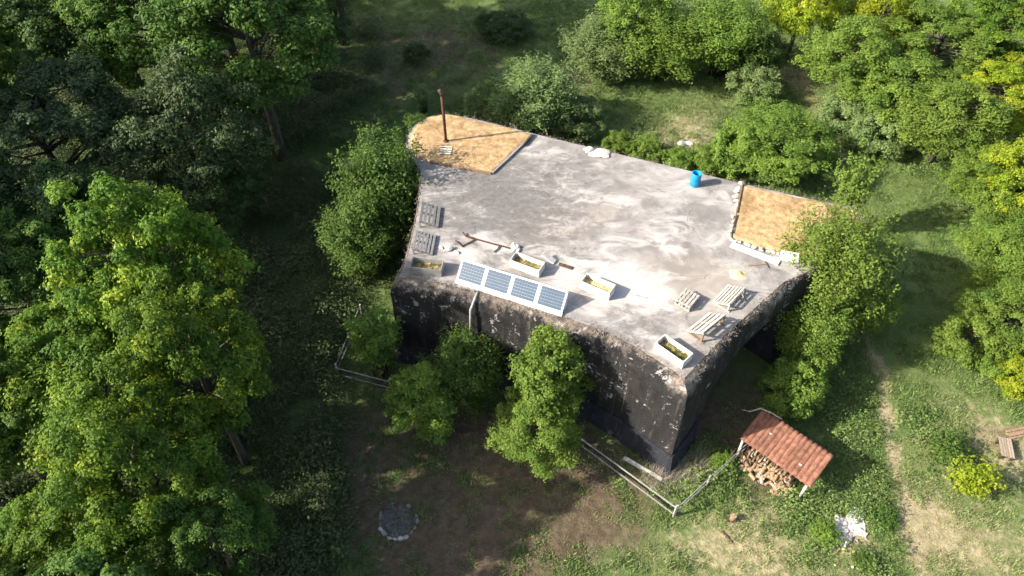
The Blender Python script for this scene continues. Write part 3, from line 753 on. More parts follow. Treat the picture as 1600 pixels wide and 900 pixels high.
# white rubble and torn sheet in the weeds
tp = gp(1325, 832)
tarp = tag(empty('rubble_patch', tp), 'pale rubble and white sheeting spilled among weeds below the woodshed', 'rubble')
bm = bmesh.new(); bmesh.ops.create_grid(bm, x_segments=22, y_segments=18, size=.5)
for v in bm.verts:
    x, y = v.co.x, v.co.y; nz = float(fbm(np.array(x * 7 + 3), np.array(y * 7), 4))
    v.co = Vector((x * 1.5 + .35 * (nz - .5) + y * .35, y * 1.5 + .3 * math.sin(x * 6), .07 + .12 * max(0, nz - .35)))
me = bpy.data.meshes.new('torn_sheet'); bm.to_mesh(me); bm.free(); me.materials.append(M['tarp']); me.polygons.foreach_set('use_smooth', [True] * len(me.polygons)); share('torn_sheet', me, tarp, (.12, .25, 0))
rr = random.Random(30)
for i in range(16):
    k_ = rr.uniform(.08, .2); x, y = rr.gauss(-.1, .55), rr.gauss(-.25, .6)
    MB().rock((x, y, .04 + k_ * .1), (k_, k_ * .8, k_ * .6), rr.random(), rr.uniform(0, 3)).obj('rubble_stone', 'stone_white' if rr.random() < .7 else 'sand_yellow', tarp)
# slatted bench seen from above
bn = gp(1566, 706); bench = tag(empty('garden_bench', bn, R(74)), 'brown slatted bench on the dry grass by the yellow-green shrub', 'bench')
for i in range(5): MB().box((0, -.26 + i * .13, .45), (1.2, .10, .04)).obj('seat_slat', 'wood_tan', bench)
for x in (-.48, .48):
    MB().box((x, 0, .41), (.08, .72, .05)).obj('bearer', 'wood_dark', bench)
    for y in (-.26, .26): MB().box((x, y, .18), (.08, .08, .42)).obj('leg', 'wood_dark', bench)
pl_ = gp(1592, 676); pk = tag(empty('plank_pile', pl_, R(12)), 'low pile of reddish planks at the picture edge behind the bench', 'planks')
for i in range(5): MB().box((rng.uniform(-.1, .1), -.25 + i * .13, .05 + .05 * (i % 2)), (1.7, .12, .05)).obj('plank', 'wood_brown', pk)
lump('pale_stone', 1065, 226, (.8, .45, .25), 'stone_white', 'pale flat stone on the dry grass behind the roof edge', 'stone', 15, 3, .3, z=0)
lump('pale_rock', 1500, 640, (.3, .25, .2), 'stone', 'small grey rock in the grass near the plank pile', 'stone', 16, 1, .1, z=0)

# ================================================================== VEGETATION PROTOTYPES
def unit(v): return v / np.maximum(1e-6, np.linalg.norm(v, axis=-1, keepdims=True))
def leaves_mesh(name, C, N, size, tone, rs, wid=.62):
    """one folded four-cornered leaf per centre"""
    n = len(C); N = unit(N); t = unit(np.cross(N, rs.normal(size=(n, 3)))); b = np.cross(N, t)
    L = (size * rs.uniform(.7, 1.3, n))[:, None]; w = L * wid
    droop = -N * L * .12
    V = np.stack([C - t * L * .5, C + b * w * .5 + droop, C + t * L * .5, C - b * w * .5 + droop], 1).reshape(-1, 3)
    i = np.arange(n)[:, None] * 4
    Fc = np.concatenate([i + np.array([[0, 1, 2]]), i + np.array([[0, 2, 3]])], 0)
    me = np_mesh(name, V, Fc)
    at = me.attributes.new('tone', 'FLOAT', 'POINT'); at.data.foreach_set('value', np.repeat(np.clip(tone, 0, 1), 4).astype(np.float32))
    return me
def limb_mesh(name, limbs):
    mb = MB()
    for pts, rad, seg in limbs: mb.tube(pts, rad, seg, True)
    me = mb.mesh(name, True); return me
PROTO = {}
def proto_round(key, seed, rx, rz, zc, ncl, nsub, nleaf, leaf, clr=.30, low=-.55, top=1.0, trunk=.28, cone=0.0):
    rs = np.random.RandomState(seed)
    D = unit(rs.normal(size=(ncl * 6, 3))); D = D[D[:, 2] > low][:ncl]; ncl = len(D)
    u_ = rs.uniform(.34, 1, ncl) ** .38
    wob = 1 + .24 * np.sin(D[:, 0] * 3.1 + seed) * np.cos(D[:, 1] * 2.7 + seed * 2) + rs.uniform(-.13, .13, ncl)
    C = D * (u_ * wob)[:, None]
    if cone: k = 1 - cone * np.clip(C[:, 2] * .5 + .5, 0, 1); C[:, 0] *= k; C[:, 1] *= k
    C = C * [rx, rx, rz * top]; cr = rx * clr * rs.uniform(.65, 1.25, ncl)
    ct = rs.uniform(0, 1, ncl)
    # sprays inside each clump, most of them on its upper and outer side
    ns = nsub; d = unit(rs.normal(size=(ncl, ns, 3)) + .55 * unit(C)[:, None, :] + np.array([0, 0, .5]))
    Sx = C[:, None] + d * (cr[:, None] * rs.uniform(.45, 1.05, (ncl, ns)))[..., None] * np.array([1, 1, .75])
    sr = cr[:, None] * rs.uniform(.26, .46, (ncl, ns)); stn = .65 * ct[:, None] + .35 * rs.uniform(0, 1, (ncl, ns))
    g = rs.normal(size=(ncl, ns, nleaf, 3)) * .55
    P = Sx[:, :, None] + g * sr[..., None, None] * np.array([1, 1, .7])
    N = unit(g + .7 * d[:, :, None] + np.array([0, 0, .9]) + .6 * rs.normal(size=g.shape))
    tone = stn[..., None] * .95 + .42 * rs.uniform(0, 1, g.shape[:3]) - .18
    P = P.reshape(-1, 3) + [0, 0, zc]
    P[:, 2] = np.maximum(P[:, 2], .12)
    me = leaves_mesh('crown_' + key, P, N.reshape(-1, 3), leaf, tone.ravel(), rs)
    rr = random.Random(seed); limbs = []
    base = zc - rz * .55
    topz = zc + rz * .45
    tr = [(0, 0, -.2), (rr.uniform(-.1, .1), rr.uniform(-.1, .1), base * .5), (rr.uniform(-.2, .2), rr.uniform(-.2, .2), base), (rr.uniform(-.3, .3), rr.uniform(-.3, .3), zc), (rr.uniform(-.3, .3), rr.uniform(-.3, .3), topz)]
    limbs.append((tr, [trunk * 1.25, trunk, trunk * .85, trunk * .5, trunk * .12], 8))
    for i in range(0, ncl, 2 if ncl > 60 else 1):
        e = Vector(C[i]) + Vector((0, 0, zc)); h0 = max(base * .75, min(topz, e.z - .35 * (e.xy.length) - .2)); s0_ = Vector((0, 0, h0))
        m_ = s0_.lerp(e, .5) + Vector((rr.uniform(-.2, .2), rr.uniform(-.2, .2), .12 * rx * rr.random()))
        limbs.append(([s0_, m_, e], [trunk * .30, trunk * .18, trunk * .06], 5))
    PROTO[key] = (me, limb_mesh('trunk_' + key, limbs), rx, zc)
def proto_shoots(key, seed, rx, rz, zc, nsh, per, nleaf, leaf, trunk=.05, spread=.11, start=.25):
    """many-stemmed shrub tree: leafy shoots that fan up and out"""
    rs = np.random.RandomState(seed); rr = random.Random(seed); limbs = []; PP, NN, TT = [], [], []
    for i in range(nsh):
        d = unit(rs.normal(size=3) + [0, 0, .35]); d[2] = d[2] if d[2] > -.35 else -d[2]
        end = d * [rx, rx, rz] * rs.uniform(.62, 1.10) + [0, 0, zc]
        b0 = np.array([d[0] * rx * .10 + rs.normal() * .1, d[1] * rx * .10 + rs.normal() * .1, 0])
        mid = b0 * .4 + end * .6 + np.array([-d[0] * rx * .22, -d[1] * rx * .22, rz * .12]) + rs.normal(size=3) * .1
        t = np.linspace(0, 1, 9)[:, None]; cv = (1 - t) ** 2 * b0 + 2 * t * (1 - t) * mid + t * t * end
        if i % 2 == 0: limbs.append(([tuple(c) for c in cv[::2]], [trunk, trunk * .8, trunk * .6, trunk * .4, trunk * .12], 4))
        tt = rs.uniform(start, 1, per)[:, None] ** .8; q_ = (1 - tt) ** 2 * b0 + 2 * tt * (1 - tt) * mid + tt * tt * end
        sp = rx * spread * (1.7 - tt)
        q_ = q_ + rs.normal(size=q_.shape) * sp
        g = rs.normal(size=(per, nleaf, 3)); P = q_[:, None] + g * rx * .052
        PP.append(P.reshape(-1, 3)); NN.append((g * .5 + np.array([0, 0, 1.0]) + .5 * d + .5 * rs.normal(size=g.shape)).reshape(-1, 3))
        TT.append((.45 * rs.rand() + .55 * rs.uniform(0, 1, (per, nleaf))).ravel())
    P = np.concatenate(PP); P[:, 2] = np.maximum(P[:, 2], .1)
    me = leaves_mesh('crown_' + key, P, np.concatenate(NN), leaf, np.concatenate(TT), rs)
    PROTO[key] = (me, limb_mesh('trunk_' + key, limbs), rx, zc)
proto_round('oak_a', 1, 4.4, 4.6, 8.4, 92, 15, 38, .21, .215)
proto_round('oak_b', 2, 4.4, 4.2, 8.0, 88, 15, 38, .21, .215)
proto_round('oak_c', 3, 4.4, 5.2, 8.8, 98, 15, 38, .21, .21)
proto_round('wood_a', 4, 3.2, 3.4, 5.6, 80, 14, 28, .17, .28, -.7, trunk=.18)
proto_round('wood_b', 5, 3.2, 3.0, 5.2, 80, 14, 28, .17, .28, -.7, trunk=.18)
proto_round('cone', 6, 1.6, 2.2, 2.9, 75, 12, 20, .13, .30, -.9, trunk=.09, cone=.45)
proto_round('bush_a', 7, 1.7, 1.5, 1.55, 70, 12, 20, .13, .30, -.6, trunk=.06)
proto_round('bush_b', 8, 1.7, 1.3, 1.35, 70, 12, 20, .13, .30, -.6, trunk=.06)
proto_shoots('shrub_a', 11, 2.4, 2.7, 3.2, 150, 26, 8, .125)
proto_shoots('shrub_b', 12, 2.4, 2.4, 2.9, 150, 26, 8, .125)
proto_shoots('shrub_c', 13, 2.4, 3.2, 3.8, 150, 26, 8, .12)
proto_shoots('weed_bush', 15, .9, .8, .75, 30, 15, 5, .11, .02, .20, .1)
proto_shoots('sapling', 14, .8, 1.7, 2.2, 34, 22, 6, .10, .03, .10)

def plant(px, py, rpx, key, mat, label, ratio=1.0, name='broadleaf_tree', cat='tree', group=None, rz=None, bark='bark'):
    cm, tm, rx, zc = PROTO[key]; z = zc
    for _ in range(5):
        p = W(px, py, z); s_ = rpx * depth(p) / FPX / rx; z = zc * s_ * ratio
    p = W(px, py, z); p.z = float(gz(p.x, p.y))
    e = tag(empty(name, p, rng.uniform(0, 6.28) if rz is None else rz), label, cat, group); e.scale = (s_, s_, s_ * ratio)
    for nm, me, mt in (('trunk', tm, bark), ('crown', cm, mat)):
        o = bpy.data.objects.new(nm, me); COL.objects.link(o); o.parent = e
        if not me.materials: me.materials.append(None)
        o.material_slots[0].link = 'OBJECT'; o.material_slots[0].material = M[mt]
    return e
GL, GR = 'trees of the shaded wood', 'trees of the sunny wood'
# ---- shaded wood, near part: bright oaks
plant(245, 440, 115, 'oak_c', 'leaf_oak', 'bright green oak with a pointed top rising above the dark undergrowth', 1.25, group=GL)
plant(310, 580, 100, 'oak_a', 'leaf_oak', 'bright yellow-green oak reaching farthest over the dark bramble strip', 1.5, group=GL)
plant(135, 590, 120, 'oak_b', 'leaf_oak', 'rounded green oak below the pointed bright one', group=GL)
plant(222, 735, 108, 'oak_a', 'leaf_oak', 'green oak lower in the picture, beside the shaded lawn brambles', 1.35, group=GL)
plant(330, 835, 82, 'oak_b', 'leaf_green', 'mid green tree at the lower frame edge next to the brambles', 1.3, group=GL)
plant(130, 850, 95, 'oak_c', 'leaf_oak', 'leafy oak at the lower frame edge beside the brightest corner crown', .9, group=GL)
plant(15, 880, 85, 'oak_b', 'leaf_oak', 'very bright oak crown in the lower corner of the picture', 1.0, group=GL)
plant(40, 450, 105, 'oak_a', 'leaf_green', 'darker green tree behind the pointed bright oak at the frame edge', .95, group=GL)
plant(-20, 650, 105, 'oak_c', 'leaf_green', 'green tree cut off by the frame edge below the darker one', 1.0, group=GL)
# ---- shaded wood, far part
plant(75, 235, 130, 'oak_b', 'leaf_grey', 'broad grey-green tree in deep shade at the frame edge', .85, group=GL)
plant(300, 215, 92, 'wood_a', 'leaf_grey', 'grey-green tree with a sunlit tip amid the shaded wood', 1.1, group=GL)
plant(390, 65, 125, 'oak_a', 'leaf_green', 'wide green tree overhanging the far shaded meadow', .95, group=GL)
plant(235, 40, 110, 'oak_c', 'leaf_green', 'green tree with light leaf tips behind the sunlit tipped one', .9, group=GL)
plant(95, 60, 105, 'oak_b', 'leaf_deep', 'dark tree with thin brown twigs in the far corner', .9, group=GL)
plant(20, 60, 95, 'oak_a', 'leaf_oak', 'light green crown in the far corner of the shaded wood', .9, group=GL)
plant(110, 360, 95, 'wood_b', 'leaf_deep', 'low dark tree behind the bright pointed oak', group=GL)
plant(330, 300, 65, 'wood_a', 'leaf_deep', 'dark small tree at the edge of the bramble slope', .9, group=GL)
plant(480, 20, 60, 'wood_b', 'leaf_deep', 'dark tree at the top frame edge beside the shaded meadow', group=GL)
# taller wood beyond the frame, which shades the meadow and the lawn
for i, (a_, b_, c_, k_) in enumerate(((-170, 120, 150, 'oak_a'), (-200, 310, 140, 'oak_b'), (-210, 520, 110, 'oak_c'), (60, -150, 130, 'oak_b'), (300, -130, 125, 'oak_c'), (500, -150, 110, 'oak_a'), (335, 1040, 95, 'oak_c'), (445, 1085, 100, 'oak_a'), (150, 1010, 130, 'oak_b'), (-90, 1010, 130, 'oak_c'))):
    plant(a_, b_, c_, k_, 'leaf_green', 'tall tree standing outside the picture beyond the shaded wood', 1.1, group='trees outside the picture')
# ---- against the bunker
plant(598, 300, 78, 'shrub_a', 'leaf_green', 'dense green tree crowding the bunker side below the flue', 1.25)
plant(560, 375, 66, 'shrub_b', 'leaf_green', 'lower green bush in front of the tree below the flue', 1.0, 'shrub', 'bush')
plant(668, 250, 26, 'sapling', 'leaf_pale', 'whitish-leaved sapling at the edge of the sandy flue bed', .9, 'sapling', 'sapling')
plant(588, 528, 46, 'sapling', 'leaf_fresh', 'slender light green tree inside the fenced bunker corner', .75)
plant(728, 575, 66, 'shrub_b', 'leaf_green', 'dark bushy tree close to the front wall below the solar panels', 1.0)
plant(660, 625, 54, 'cone', 'leaf_fresh', 'small fresh green tree on the bare lawn before the fence', .8)
plant(858, 592, 58, 'cone', 'leaf_fresh', 'tall fresh green tree against the middle of the front wall', 1.2)
plant(842, 668, 62, 'wood_a', 'leaf_fresh', 'broad leafy tree standing out on the lawn before the front wall', .75)
plant(662, 300, 17, 'weed_bush', 'leaf_green', 'small green shrub rooted on the roof edge by the farther pallet', .8, 'shrub', 'bush').location.z = ROOF - .6
# ---- behind the bunker
plant(835, 150, 78, 'shrub_a', 'leaf_pale', 'pale grey-green bushy tree right behind the sandy flue bed', .58)
plant(903, 185, 42, 'bush_a', 'leaf_pale', 'pale bush at the far roof edge beside the pale tree', .7, 'shrub', 'bush')
plant(775, 165, 38, 'bush_b', 'leaf_pale', 'small pale bush behind the flue bed tip', 1.0, 'shrub', 'bush')
plant(945, 70, 74, 'shrub_b', 'leaf_pale', 'pale tree next to the shaded meadow at the top of the picture', .6, group=GR)
plant(1040, 65, 80, 'shrub_a', 'leaf_fresh', 'fresh green tree between the pale tree and the darker fruit tree', .6, group=GR)
plant(1135, 50, 74, 'shrub_c', 'leaf_fresh', 'upright green tree at the top behind the dry grass patch', .65, group=GR)
plant(1190, 85, 46, 'shrub_b', 'leaf_deep', 'dark fruit tree with whitish twig tips by the grassy gap', .8, group=GR)
plant(1000, 20, 60, 'wood_b', 'leaf_fresh', 'green crown at the top frame edge behind the fresh green tree', group=GR)
plant(1220, 222, 76, 'wood_b', 'leaf_fresh', 'large round bush right behind the stone edged bed', .5, 'shrub', 'bush')
plant(1165, 240, 46, 'bush_a', 'leaf_fresh', 'medium bush between the blue drum and the round bush', 1.0, 'shrub', 'bush')
plant(1180, 130, 34, 'bush_b', 'leaf_pale', 'low pale shrub at the grassy gap before the dark fruit tree', 1.0, 'shrub', 'bush')
for i, (a_, b_, c_) in enumerate(((965, 222, 20), (1010, 236, 22), (1060, 250, 22), (1110, 250, 26))):
    plant(a_, b_, c_, 'bush_b', 'leaf_fresh', ['low leafy clump against the far wall, nearest the white sack', 'low leafy clump against the far wall, second from the white sack', 'low leafy clump against the far wall, just left of the drum', 'low leafy clump against the far wall, just right of the drum'][i], 1.0, 'shrub', 'bush', 'low clumps along the far wall')
# ---- right of the bunker
plant(1300, 422, 86, 'shrub_c', 'leaf_fresh', 'tall leafy tree hiding the rounded end of the stone edged bed', 1.15, rz=1.0)
plant(1268, 520, 62, 'shrub_a', 'leaf_fresh', 'dense leafy tree beside the dark bunker flank', 1.05)
plant(1362, 480, 44, 'shrub_b', 'leaf_fresh', 'slim spreading tree with a bare pale stem right of the bunker', 1.2, bark='bark_pale')
plant(1240, 605, 46, 'bush_a', 'leaf_fresh', 'round bright bush directly behind the woodshed', 1.1, 'shrub', 'bush')
plant(1332, 285, 34, 'sapling', 'leaf_fresh', 'upright young tree behind the end of the stone edged bed', 1.2, 'sapling', 'sapling')
plant(1392, 425, 30, 'sapling', 'leaf_pale', 'thin pale sapling over the rounded bunker shadow', 1.2, 'sapling', 'sapling')
# ---- sunny wood
for a_, b_, c_, k_, m_, l_, r_ in (
    (1335, 90, 66, 'wood_a', 'leaf_fresh', 'green tree at the grassy gap on the near side of the sunny wood', .75),
    (1410, 140, 72, 'wood_b', 'leaf_fresh', 'broad fresh green tree in the middle of the sunny wood', .65),
    (1470, 70, 80, 'oak_b', 'leaf_fresh', 'large green crown at the top of the sunny wood', .6),
    (1555, 45, 70, 'oak_a', 'leaf_oak', 'yellowish oak crown in the far upper corner of the sunny wood', .8),
    (1385, 15, 52, 'wood_a', 'leaf_yellow', 'yellow-green crown at the top frame edge behind the grassy gap tree', 1),
    (1255, 5, 58, 'wood_b', 'leaf_yellow', 'yellowish tree at the top frame edge over the dark gap', 1),
    (1490, 185, 76, 'wood_a', 'leaf_fresh', 'fresh green tree left of the brightest yellow crown', .65),
    (1565, 160, 62, 'oak_c', 'leaf_yellow', 'brightest yellow-leaved crown of the sunny wood', .7),
    (1545, 280, 60, 'wood_b', 'leaf_fresh', 'green tree below the brightest yellow crown', .65),
    (1600, 275, 56, 'wood_a', 'leaf_yellow', 'yellow-green tree cut by the frame edge below the yellow crown', .9),
    (1572, 390, 66, 'wood_a', 'leaf_fresh', 'broad green tree beside the grass track', .6),
    (1580, 490, 66, 'wood_b', 'leaf_fresh', 'green tree at the frame edge above the sunny lawn', .6),
    (1520, 530, 44, 'bush_a', 'leaf_fresh', 'bush at the near end of the sunny wood', 1.0),
    (1600, 590, 36, 'bush_b', 'leaf_yellow', 'small yellow-green bush at the frame edge over the plank pile', 1.0),
    (1320, 180, 34, 'bush_b', 'leaf_pale', 'low pale bush on the grass track before the sunny wood', 1.0),
    (1375, 205, 44, 'bush_b', 'leaf_pale', 'pale scrub bush between the grass track and the broad fresh green tree', .9),
    (1330, 40, 40, 'bush_a', 'leaf_fresh', 'green scrub at the top beside the yellowish tree', 1.0),
    (1430, 95, 50, 'shrub_b', 'leaf_pale', 'pale bushy tree amid the top of the sunny wood', .6),
    (1520, 125, 50, 'shrub_a', 'leaf_fresh', 'bushy green tree just left of the brightest yellow crown', .7),
    (1450, 190, 46, 'shrub_b', 'leaf_fresh', 'bushy green tree below the broad fresh green one', .6),
    (1590, 340, 46, 'shrub_a', 'leaf_fresh', 'bushy tree at the frame edge between two yellow-green crowns', .7),
    (1545, 460, 44, 'shrub_b', 'leaf_fresh', 'bushy tree in front of the broad green tree by the track', .6),
    (1560, 560, 34, 'bush_b', 'leaf_fresh', 'low green bush above the plank pile', .8),
    (1620, 130, 60, 'oak_b', 'leaf_yellow', 'yellow oak cut by the frame edge behind the brightest crown', .8),
    (1620, 400, 60, 'oak_b', 'leaf_oak', 'oak cut by the frame edge beside the broad green tree', .7)):
    bush = k_.startswith('bush')
    plant(a_, b_, c_, k_, m_, l_, r_, 'shrub' if bush else 'broadleaf_tree', 'bush' if bush else 'tree', GR)
plant(1525, 742, 36, 'weed_bush', 'leaf_yellow', 'yellow-green shrub on the dry lawn before the bench', 1.0, 'shrub', 'bush')
plant(1487, 700, 30, 'weed_bush', 'leaf_green', 'small dark green shrub left of the yellow-green one', 1.0, 'shrub', 'bush')
plant(1292, 832, 26, 'weed_bush', 'leaf_fresh', 'bright green weed bush left of the pale rubble', .6, 'shrub', 'bush')
plant(1382, 806, 24, 'weed_bush', 'leaf_green', 'weed bush right of the pale rubble beside the path', .5, 'shrub', 'bush')
plant(1352, 878, 22, 'weed_bush', 'leaf_green', 'low weed bush below the pale rubble', .5, 'shrub', 'bush')
plant(1128, 716, 20, 'weed_bush', 'leaf_fresh', 'small bright bush at the fence before the woodshed', .8, 'shrub', 'bush')
plant(650, 85, 18, 'bush_a', 'leaf_deep', 'lone dark bush on the far shaded meadow', .9, 'shrub', 'bush')
plant(660, 150, 16, 'sapling', 'leaf_pale', 'pale sapling behind the flue on the shaded meadow', .7, 'sapling', 'sapling')
plant(790, 40, 36, 'bush_b', 'leaf_deep', 'broad low bush at the sunny rim of the shaded meadow', .5, 'shrub', 'bush')

# ================================================================== GROUND COVER (nobody could count it)
def clump_mesh(name, seed, n, h, spread, w, mat, leafy=False, leaf=.1):
    rs = np.random.RandomState(seed)
    if leafy:
        g = rs.normal(size=(n, 3)) * [spread, spread, h * .4]; P = g + [0, 0, h * .5]; P[:, 2] = np.abs(P[:, 2])
        me = leaves_mesh(name, P, unit(g) * .5 + [0, 0, .9] + .5 * rs.normal(size=g.shape), leaf, rs.rand(n), rs)
    else:
        b = rs.normal(size=(n, 3)) * [spread, spread, 0] * .5; a = rs.uniform(0, 6.28, n); ln = rs.uniform(.5, 1, n) * h
        t = np.stack([np.cos(a), np.sin(a), np.zeros(n)], 1); s_ = np.stack([-np.sin(a), np.cos(a), np.zeros(n)], 1) * w
        tip = b + t * (ln * rs.uniform(.3, .9, n))[:, None] + np.array([0, 0, 1]) * ln[:, None]
        V = np.stack([b - s_, b + s_, tip], 1).reshape(-1, 3); me = np_mesh(name, V, np.arange(n * 3).reshape(-1, 3))
    me.materials.append(M[mat]); return bpy.data.objects.new(name, me)
def proto_collection(name, objs):
    c = bpy.data.collections.new(name)
    for o in objs: c.objects.link(o)
    return c
def scatter(name, pts, dryv, scl, coll, label, seed=0, tilt=.25):
    rs = np.random.RandomState(seed); n = len(pts)
    me = bpy.data.meshes.new(name); me.vertices.add(n); me.vertices.foreach_set('co', np.asarray(pts, np.float32).ravel())
    def at(nm, typ, v, key='value'): a_ = me.attributes.new(nm, typ, 'POINT'); a_.data.foreach_set(key, np.asarray(v, np.float32).ravel())
    at('dry', 'FLOAT', dryv); at('tint', 'FLOAT', rs.rand(n)); at('scl', 'FLOAT', scl)
    at('rot', 'FLOAT_VECTOR', np.stack([rs.normal(0, tilt, n), rs.normal(0, tilt, n), rs.uniform(0, 6.28, n)], 1), 'vector')
    o = bpy.data.objects.new(name, me); COL.objects.link(o); tag(o, label, kind='stuff')
    ng = bpy.data.node_groups.new(name, 'GeometryNodeTree')
    ng.interface.new_socket('Geometry', in_out='INPUT', socket_type='NodeSocketGeometry'); ng.interface.new_socket('Geometry', in_out='OUTPUT', socket_type='NodeSocketGeometry')
    N = ng.nodes.new; L = ng.links.new
    gi, go, ip, ci = N('NodeGroupInput'), N('NodeGroupOutput'), N('GeometryNodeInstanceOnPoints'), N('GeometryNodeCollectionInfo')
    ci.inputs['Collection'].default_value = coll; ci.inputs['Separate Children'].default_value = True; ci.inputs['Reset Children'].default_value = True
    ar = N('GeometryNodeInputNamedAttribute'); ar.data_type = 'FLOAT_VECTOR'; ar.inputs[0].default_value = 'rot'
    as_ = N('GeometryNodeInputNamedAttribute'); as_.data_type = 'FLOAT'; as_.inputs[0].default_value = 'scl'
    rv = N('FunctionNodeRandomValue'); rv.data_type = 'INT'; rv.inputs['Min'].default_value = 0
    [s_ for s_ in rv.inputs if s_.name == 'Max' and s_.type == 'INT'][0].default_value = len(coll.objects) - 1
    [s_ for s_ in rv.inputs if s_.name == 'Min' and s_.type == 'INT'][0].default_value = 0
    L(gi.outputs[0], ip.inputs['Points']); L(ci.outputs[0], ip.inputs['Instance']); ip.inputs['Pick Instance'].default_value = True
    L([s_ for s_ in rv.outputs if s_.type == 'INT'][0], ip.inputs['Instance Index'])
    L(ar.outputs[0], ip.inputs['Rotation']); L(as_.outputs[0], ip.inputs['Scale']); L(ip.outputs[0], go.inputs[0])
    md = o.modifiers.new('scatter', 'NODES'); md.node_group = ng; return o
POLY = np.array([(p.x, p.y) for p in offset_ring([w * 1.1 + .35 for w in WORN], 0)])
def inside(x, y, poly):
    r = np.zeros(len(x), bool); n = len(poly)
    for i in range(n):
        x1, y1 = poly[i]; x2, y2 = poly[(i + 1) % n]
        c = (y1 > y) != (y2 > y)
        r ^= c & (x < (x2 - x1) * (y - y1) / (y2 - y1 + 1e-12) + x1)
    return r
def in_view(x, y, pad=1.5):
    zc_ = y * cP + CAM_Z * sP
    return (np.abs(x) < (800 / FPX) * zc_ + pad) & (y > 11.5) & (y < 76)
rs = np.random.RandomState(77)
n = 420000
x, y = rs.uniform(-55, 55, n), rs.uniform(11, 76, n)
ok = in_view(x, y) & ~inside(x, y, POLY); x, y = x[ok], y[ok]
dv, tv = cover(x, y); patch = fbm(x * .45 + 40, y * .45, 4); lush = fbm(x * .9 + 9, y * .9 + 4, 3)
bd = seg_dist(x, y, BRAMBLE)
left_wood = x < -9 - .12 * (y - 14)
dens = np.clip(1.25 - .95 * dv - .85 * tv, .06, 1) * np.clip((patch - .22) * 2.8, .2, 1)
keep = (rs.rand(len(x)) < dens) & ~(left_wood & (y < 45) & (rs.rand(len(x)) < .8))
xg, yg, dg, pg, lg = x[keep], y[keep], dv[keep], patch[keep], lush[keep]
G = proto_collection('grass_tufts', [clump_mesh('grass_tuft_%s' % 'abc'[i], 20 + i, 18, .22, .24, .022, 'grass_blade') for i in range(3)])
dr = np.clip(dg * .75 + .45 * (rs.rand(len(xg)) - .5) + .5 * (.5 - lg), 0, 1)
scatter('grass', np.stack([xg, yg, gz(xg, yg) - .01], 1), dr, np.clip(.35 + 1.4 * (lg - .3), .3, 1.5) * rs.uniform(.7, 1.3, len(xg)), G, 'green and straw coloured meadow grass over the clearing', 1)
# leafy weeds in lush patches
n = 110000; x, y = rs.uniform(-55, 55, n), rs.uniform(11, 76, n); ok = in_view(x, y) & ~inside(x, y, POLY); x, y = x[ok], y[ok]
dv, tv = cover(x, y); lw = fbm(x * .5 + 70, y * .5 + 11, 4)
band = np.zeros(len(x))
for a_ in ((1375, 800, 1.6, .7), (1350, 870, 1.6, .6), (1310, 780, 1.5, .5), (1270, 810, 1.2, .6), (1360, 640, 2.2, .5), (1345, 740, 1.6, .5), (1400, 720, 1.0, .4), (1130, 716, .9, .6), (1110, 760, 1.3, .5), (1475, 705, 1.4, .6), (1560, 600, 2, .4), (1350, 760, 3, .5), (1340, 690, 2.5, .5), (1200, 800, 2.0, .45), (1290, 830, 2, .6), (1390, 850, 2, .5), (1090, 745, 2.2, .5), (1180, 780, 1.6, .5), (1480, 700, 2, .4), (1000, 225, 3, .5), (1090, 245, 3, .5), (1330, 220, 4, .35), (1440, 330, 5, .3), (1450, 240, 4, .4), (1120, 130, 4, .3), (1180, 150, 3, .4), (1060, 700, 1.6, .3), (1330, 620, 3, .4), (1440, 560, 3, .25), (800, 30, 5, .4)):
    band = band + blob(x, y, *a_)
keep = (rs.rand(len(x)) < np.clip(band + (lw - .62) * 1.6, 0, 1) * np.clip(1.2 - dv - tv, .05, 1)) & (seg_dist(x, y, PATH) > .6) & (np.hypot(x - tp.x - .05, y - tp.y) > .95 + .5 * (fbm(x * 2, y * 2, 2) - .5)) & (np.hypot(x - so.x + .6, y - so.y + 1.0) > .9)
xw, yw = x[keep], y[keep]
Wd = proto_collection('weed_clumps', [clump_mesh('weed_clump_%s' % 'abc'[i], 40 + i, 42, .38, .17, 0, 'weed_leaf', True, .10) for i in range(3)])
scatter('weeds', np.stack([xw, yw, gz(xw, yw)], 1), rs.rand(len(xw)), rs.uniform(.4, 1.2, len(xw)) * (.75 + .45 * np.clip(band[keep], 0, .8) + .9 * np.clip(lw[keep] - .4, 0, .5)), Wd, 'leafy green weeds growing in patches on the clearing', 2)
# brambles under the shaded wood
n = 90000; x, y = rs.uniform(-55, 10, n), rs.uniform(11, 76, n); ok = in_view(x, y) & ~inside(x, y, POLY); x, y = x[ok], y[ok]
bd = seg_dist(x, y, BRAMBLE); bl = fbm(x * .35 + 20, y * .35 + 31, 4)
rx_ = np.interp(y, [11, 20, 28, 34, 45, 76], [-7.4, -8.4, -9.5, -8.5, -9.5, -13])      # how far the brambles reach towards the bunker
pr_ = np.clip((rx_ - x) * .6, 0, 1) * np.clip((bl - .22) * 3.2, .12, 1) * np.where(y > 45, .35, 1)
keep = rs.rand(len(x)) < pr_
xb, yb, bb = x[keep], y[keep], bl[keep]
Bc = proto_collection('bramble_clumps', [clump_mesh('bramble_clump_%s' % 'abc'[i], 60 + i, 60, .55, .24, 0, 'bramble_leaf', True, .105) for i in range(3)])
scatter('undergrowth', np.stack([xb, yb, gz(xb, yb) + .9 * np.clip(bb - .42, 0, 1)], 1), rs.rand(len(xb)), (.75 + 1.6 * np.clip(bb - .3, 0, 1)) * rs.uniform(.6, 1.4, len(xb)), Bc, 'dark brambles and ferns under the shaded wood', 3)
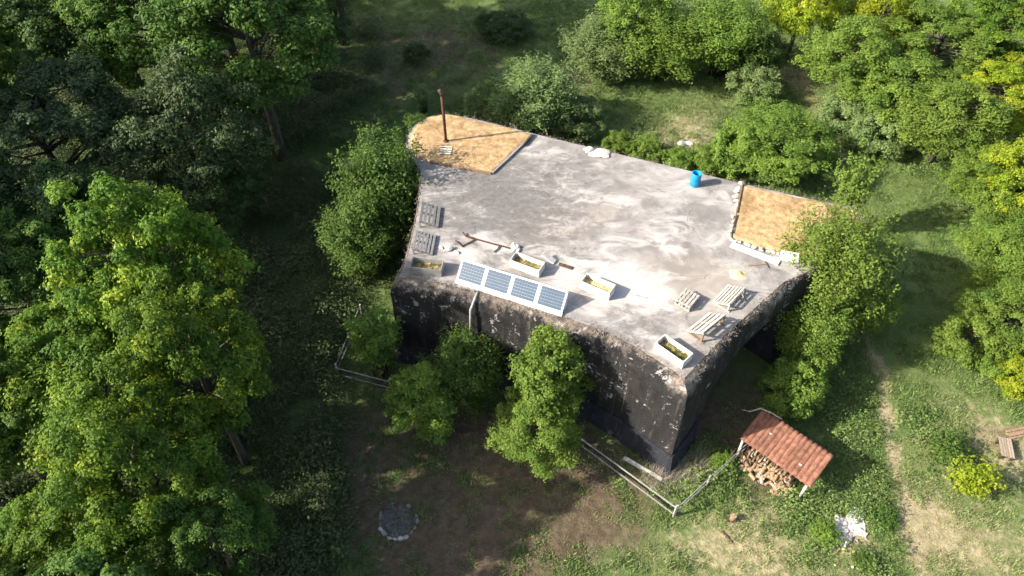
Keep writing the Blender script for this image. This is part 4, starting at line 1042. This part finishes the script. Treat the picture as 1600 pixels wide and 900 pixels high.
# dead grass and crumbs along the broken roof edge
pe, de, se = [], [], []
rr = random.Random(55)
for i in range(NO):
    a, b = OUT[i], OUT[(i + 1) % NO]; e_ = (b - a); L = e_.length; e_.normalize(); nn_ = Vector((e_.y, -e_.x, 0))
    if i < 14: cnt, wide = int(L * (46 if i < 4 else 26 if i < 8 else 20)), WORN[i]
    else: cnt, wide = int(L * 9), .2
    for _ in range(cnt):
        k_ = rr.uniform(-.2, (.2 if rr.random() < .4 else .8) if i < 4 else .38); p = a.lerp(b, rr.random()) + nn_ * wide * k_
        z = np.interp(k_, [-.2, 0, .28, .66, .95], [0, 0, -.10, -.36, -.72]); pe.append((p.x, p.y, ROOF + z - .01)); de.append(rr.random()); se.append(rr.uniform(.4, 1.1))
Ec = proto_collection('dead_tufts', [clump_mesh('dead_tuft_%s' % 'ab'[i], 80 + i, 12, .15, .26, .012, 'dead_stalk') for i in range(2)])
scatter('dead_grass', pe, de, se, Ec, 'dead brown grass along the crumbling bunker roof edge', 4, .6)
rs2 = np.random.RandomState(4); bp_, bs_ = [], []
for px_, n_ in ((((834, 212), (765, 194), (700, 182), (652, 198), (645, 226), (690, 254), (768, 268)), 1500), (((1160, 290), (1245, 310), (1326, 328), (1345, 350), (1330, 382), (1246, 402), (1146, 370)), 420)):
    pg_ = np.array([tuple(Wr(*q_).xy) for q_ in px_]); lo, hi = pg_.min(0), pg_.max(0); q_ = rs2.uniform(lo, hi, (n_ * 2, 2)); q_ = q_[inside(q_[:, 0], q_[:, 1], pg_)]
    q_ = q_[rs2.rand(len(q_)) < np.clip((fbm(q_[:, 0] * .9, q_[:, 1] * .9, 3) - .3) * 3, .1, 1)]
    bp_ += [(a_, b_, ROOF + .06) for a_, b_ in q_]
scatter('bed_stubble', bp_, rs2.uniform(.0, .9, len(bp_)), rs2.uniform(.25, .7, len(bp_)), Ec, 'dry stubble growing on the sandy roof beds', 6, .5)
# tall straw inside the fence at the near corner
pt = []
for _ in range(150):
    c_ = rr.choice(((1062, 738), (1075, 730), (1048, 752), (1095, 720), (1020, 745))); p = W(c_[0] + rr.gauss(0, 14), c_[1] + rr.gauss(0, 9)); pt.append((p.x, p.y, 0))
pt = [p for p, q_ in zip(pt, inside(np.array([p[0] for p in pt]), np.array([p[1] for p in pt]), POLY)) if not q_]
Tc = proto_collection('straw_tufts', [clump_mesh('straw_tuft', 90, 9, .8, .14, .010, 'dead_stalk')])
scatter('straw', pt, [rr.uniform(.4, 1) for _ in pt], [rr.uniform(.5, 1.1) for _ in pt], Tc, 'tall dry straw inside the fence at the near bunker corner', 5, .15)
print('tris', sum(len(m.loop_triangles) or len(m.polygons) for m in bpy.data.meshes))
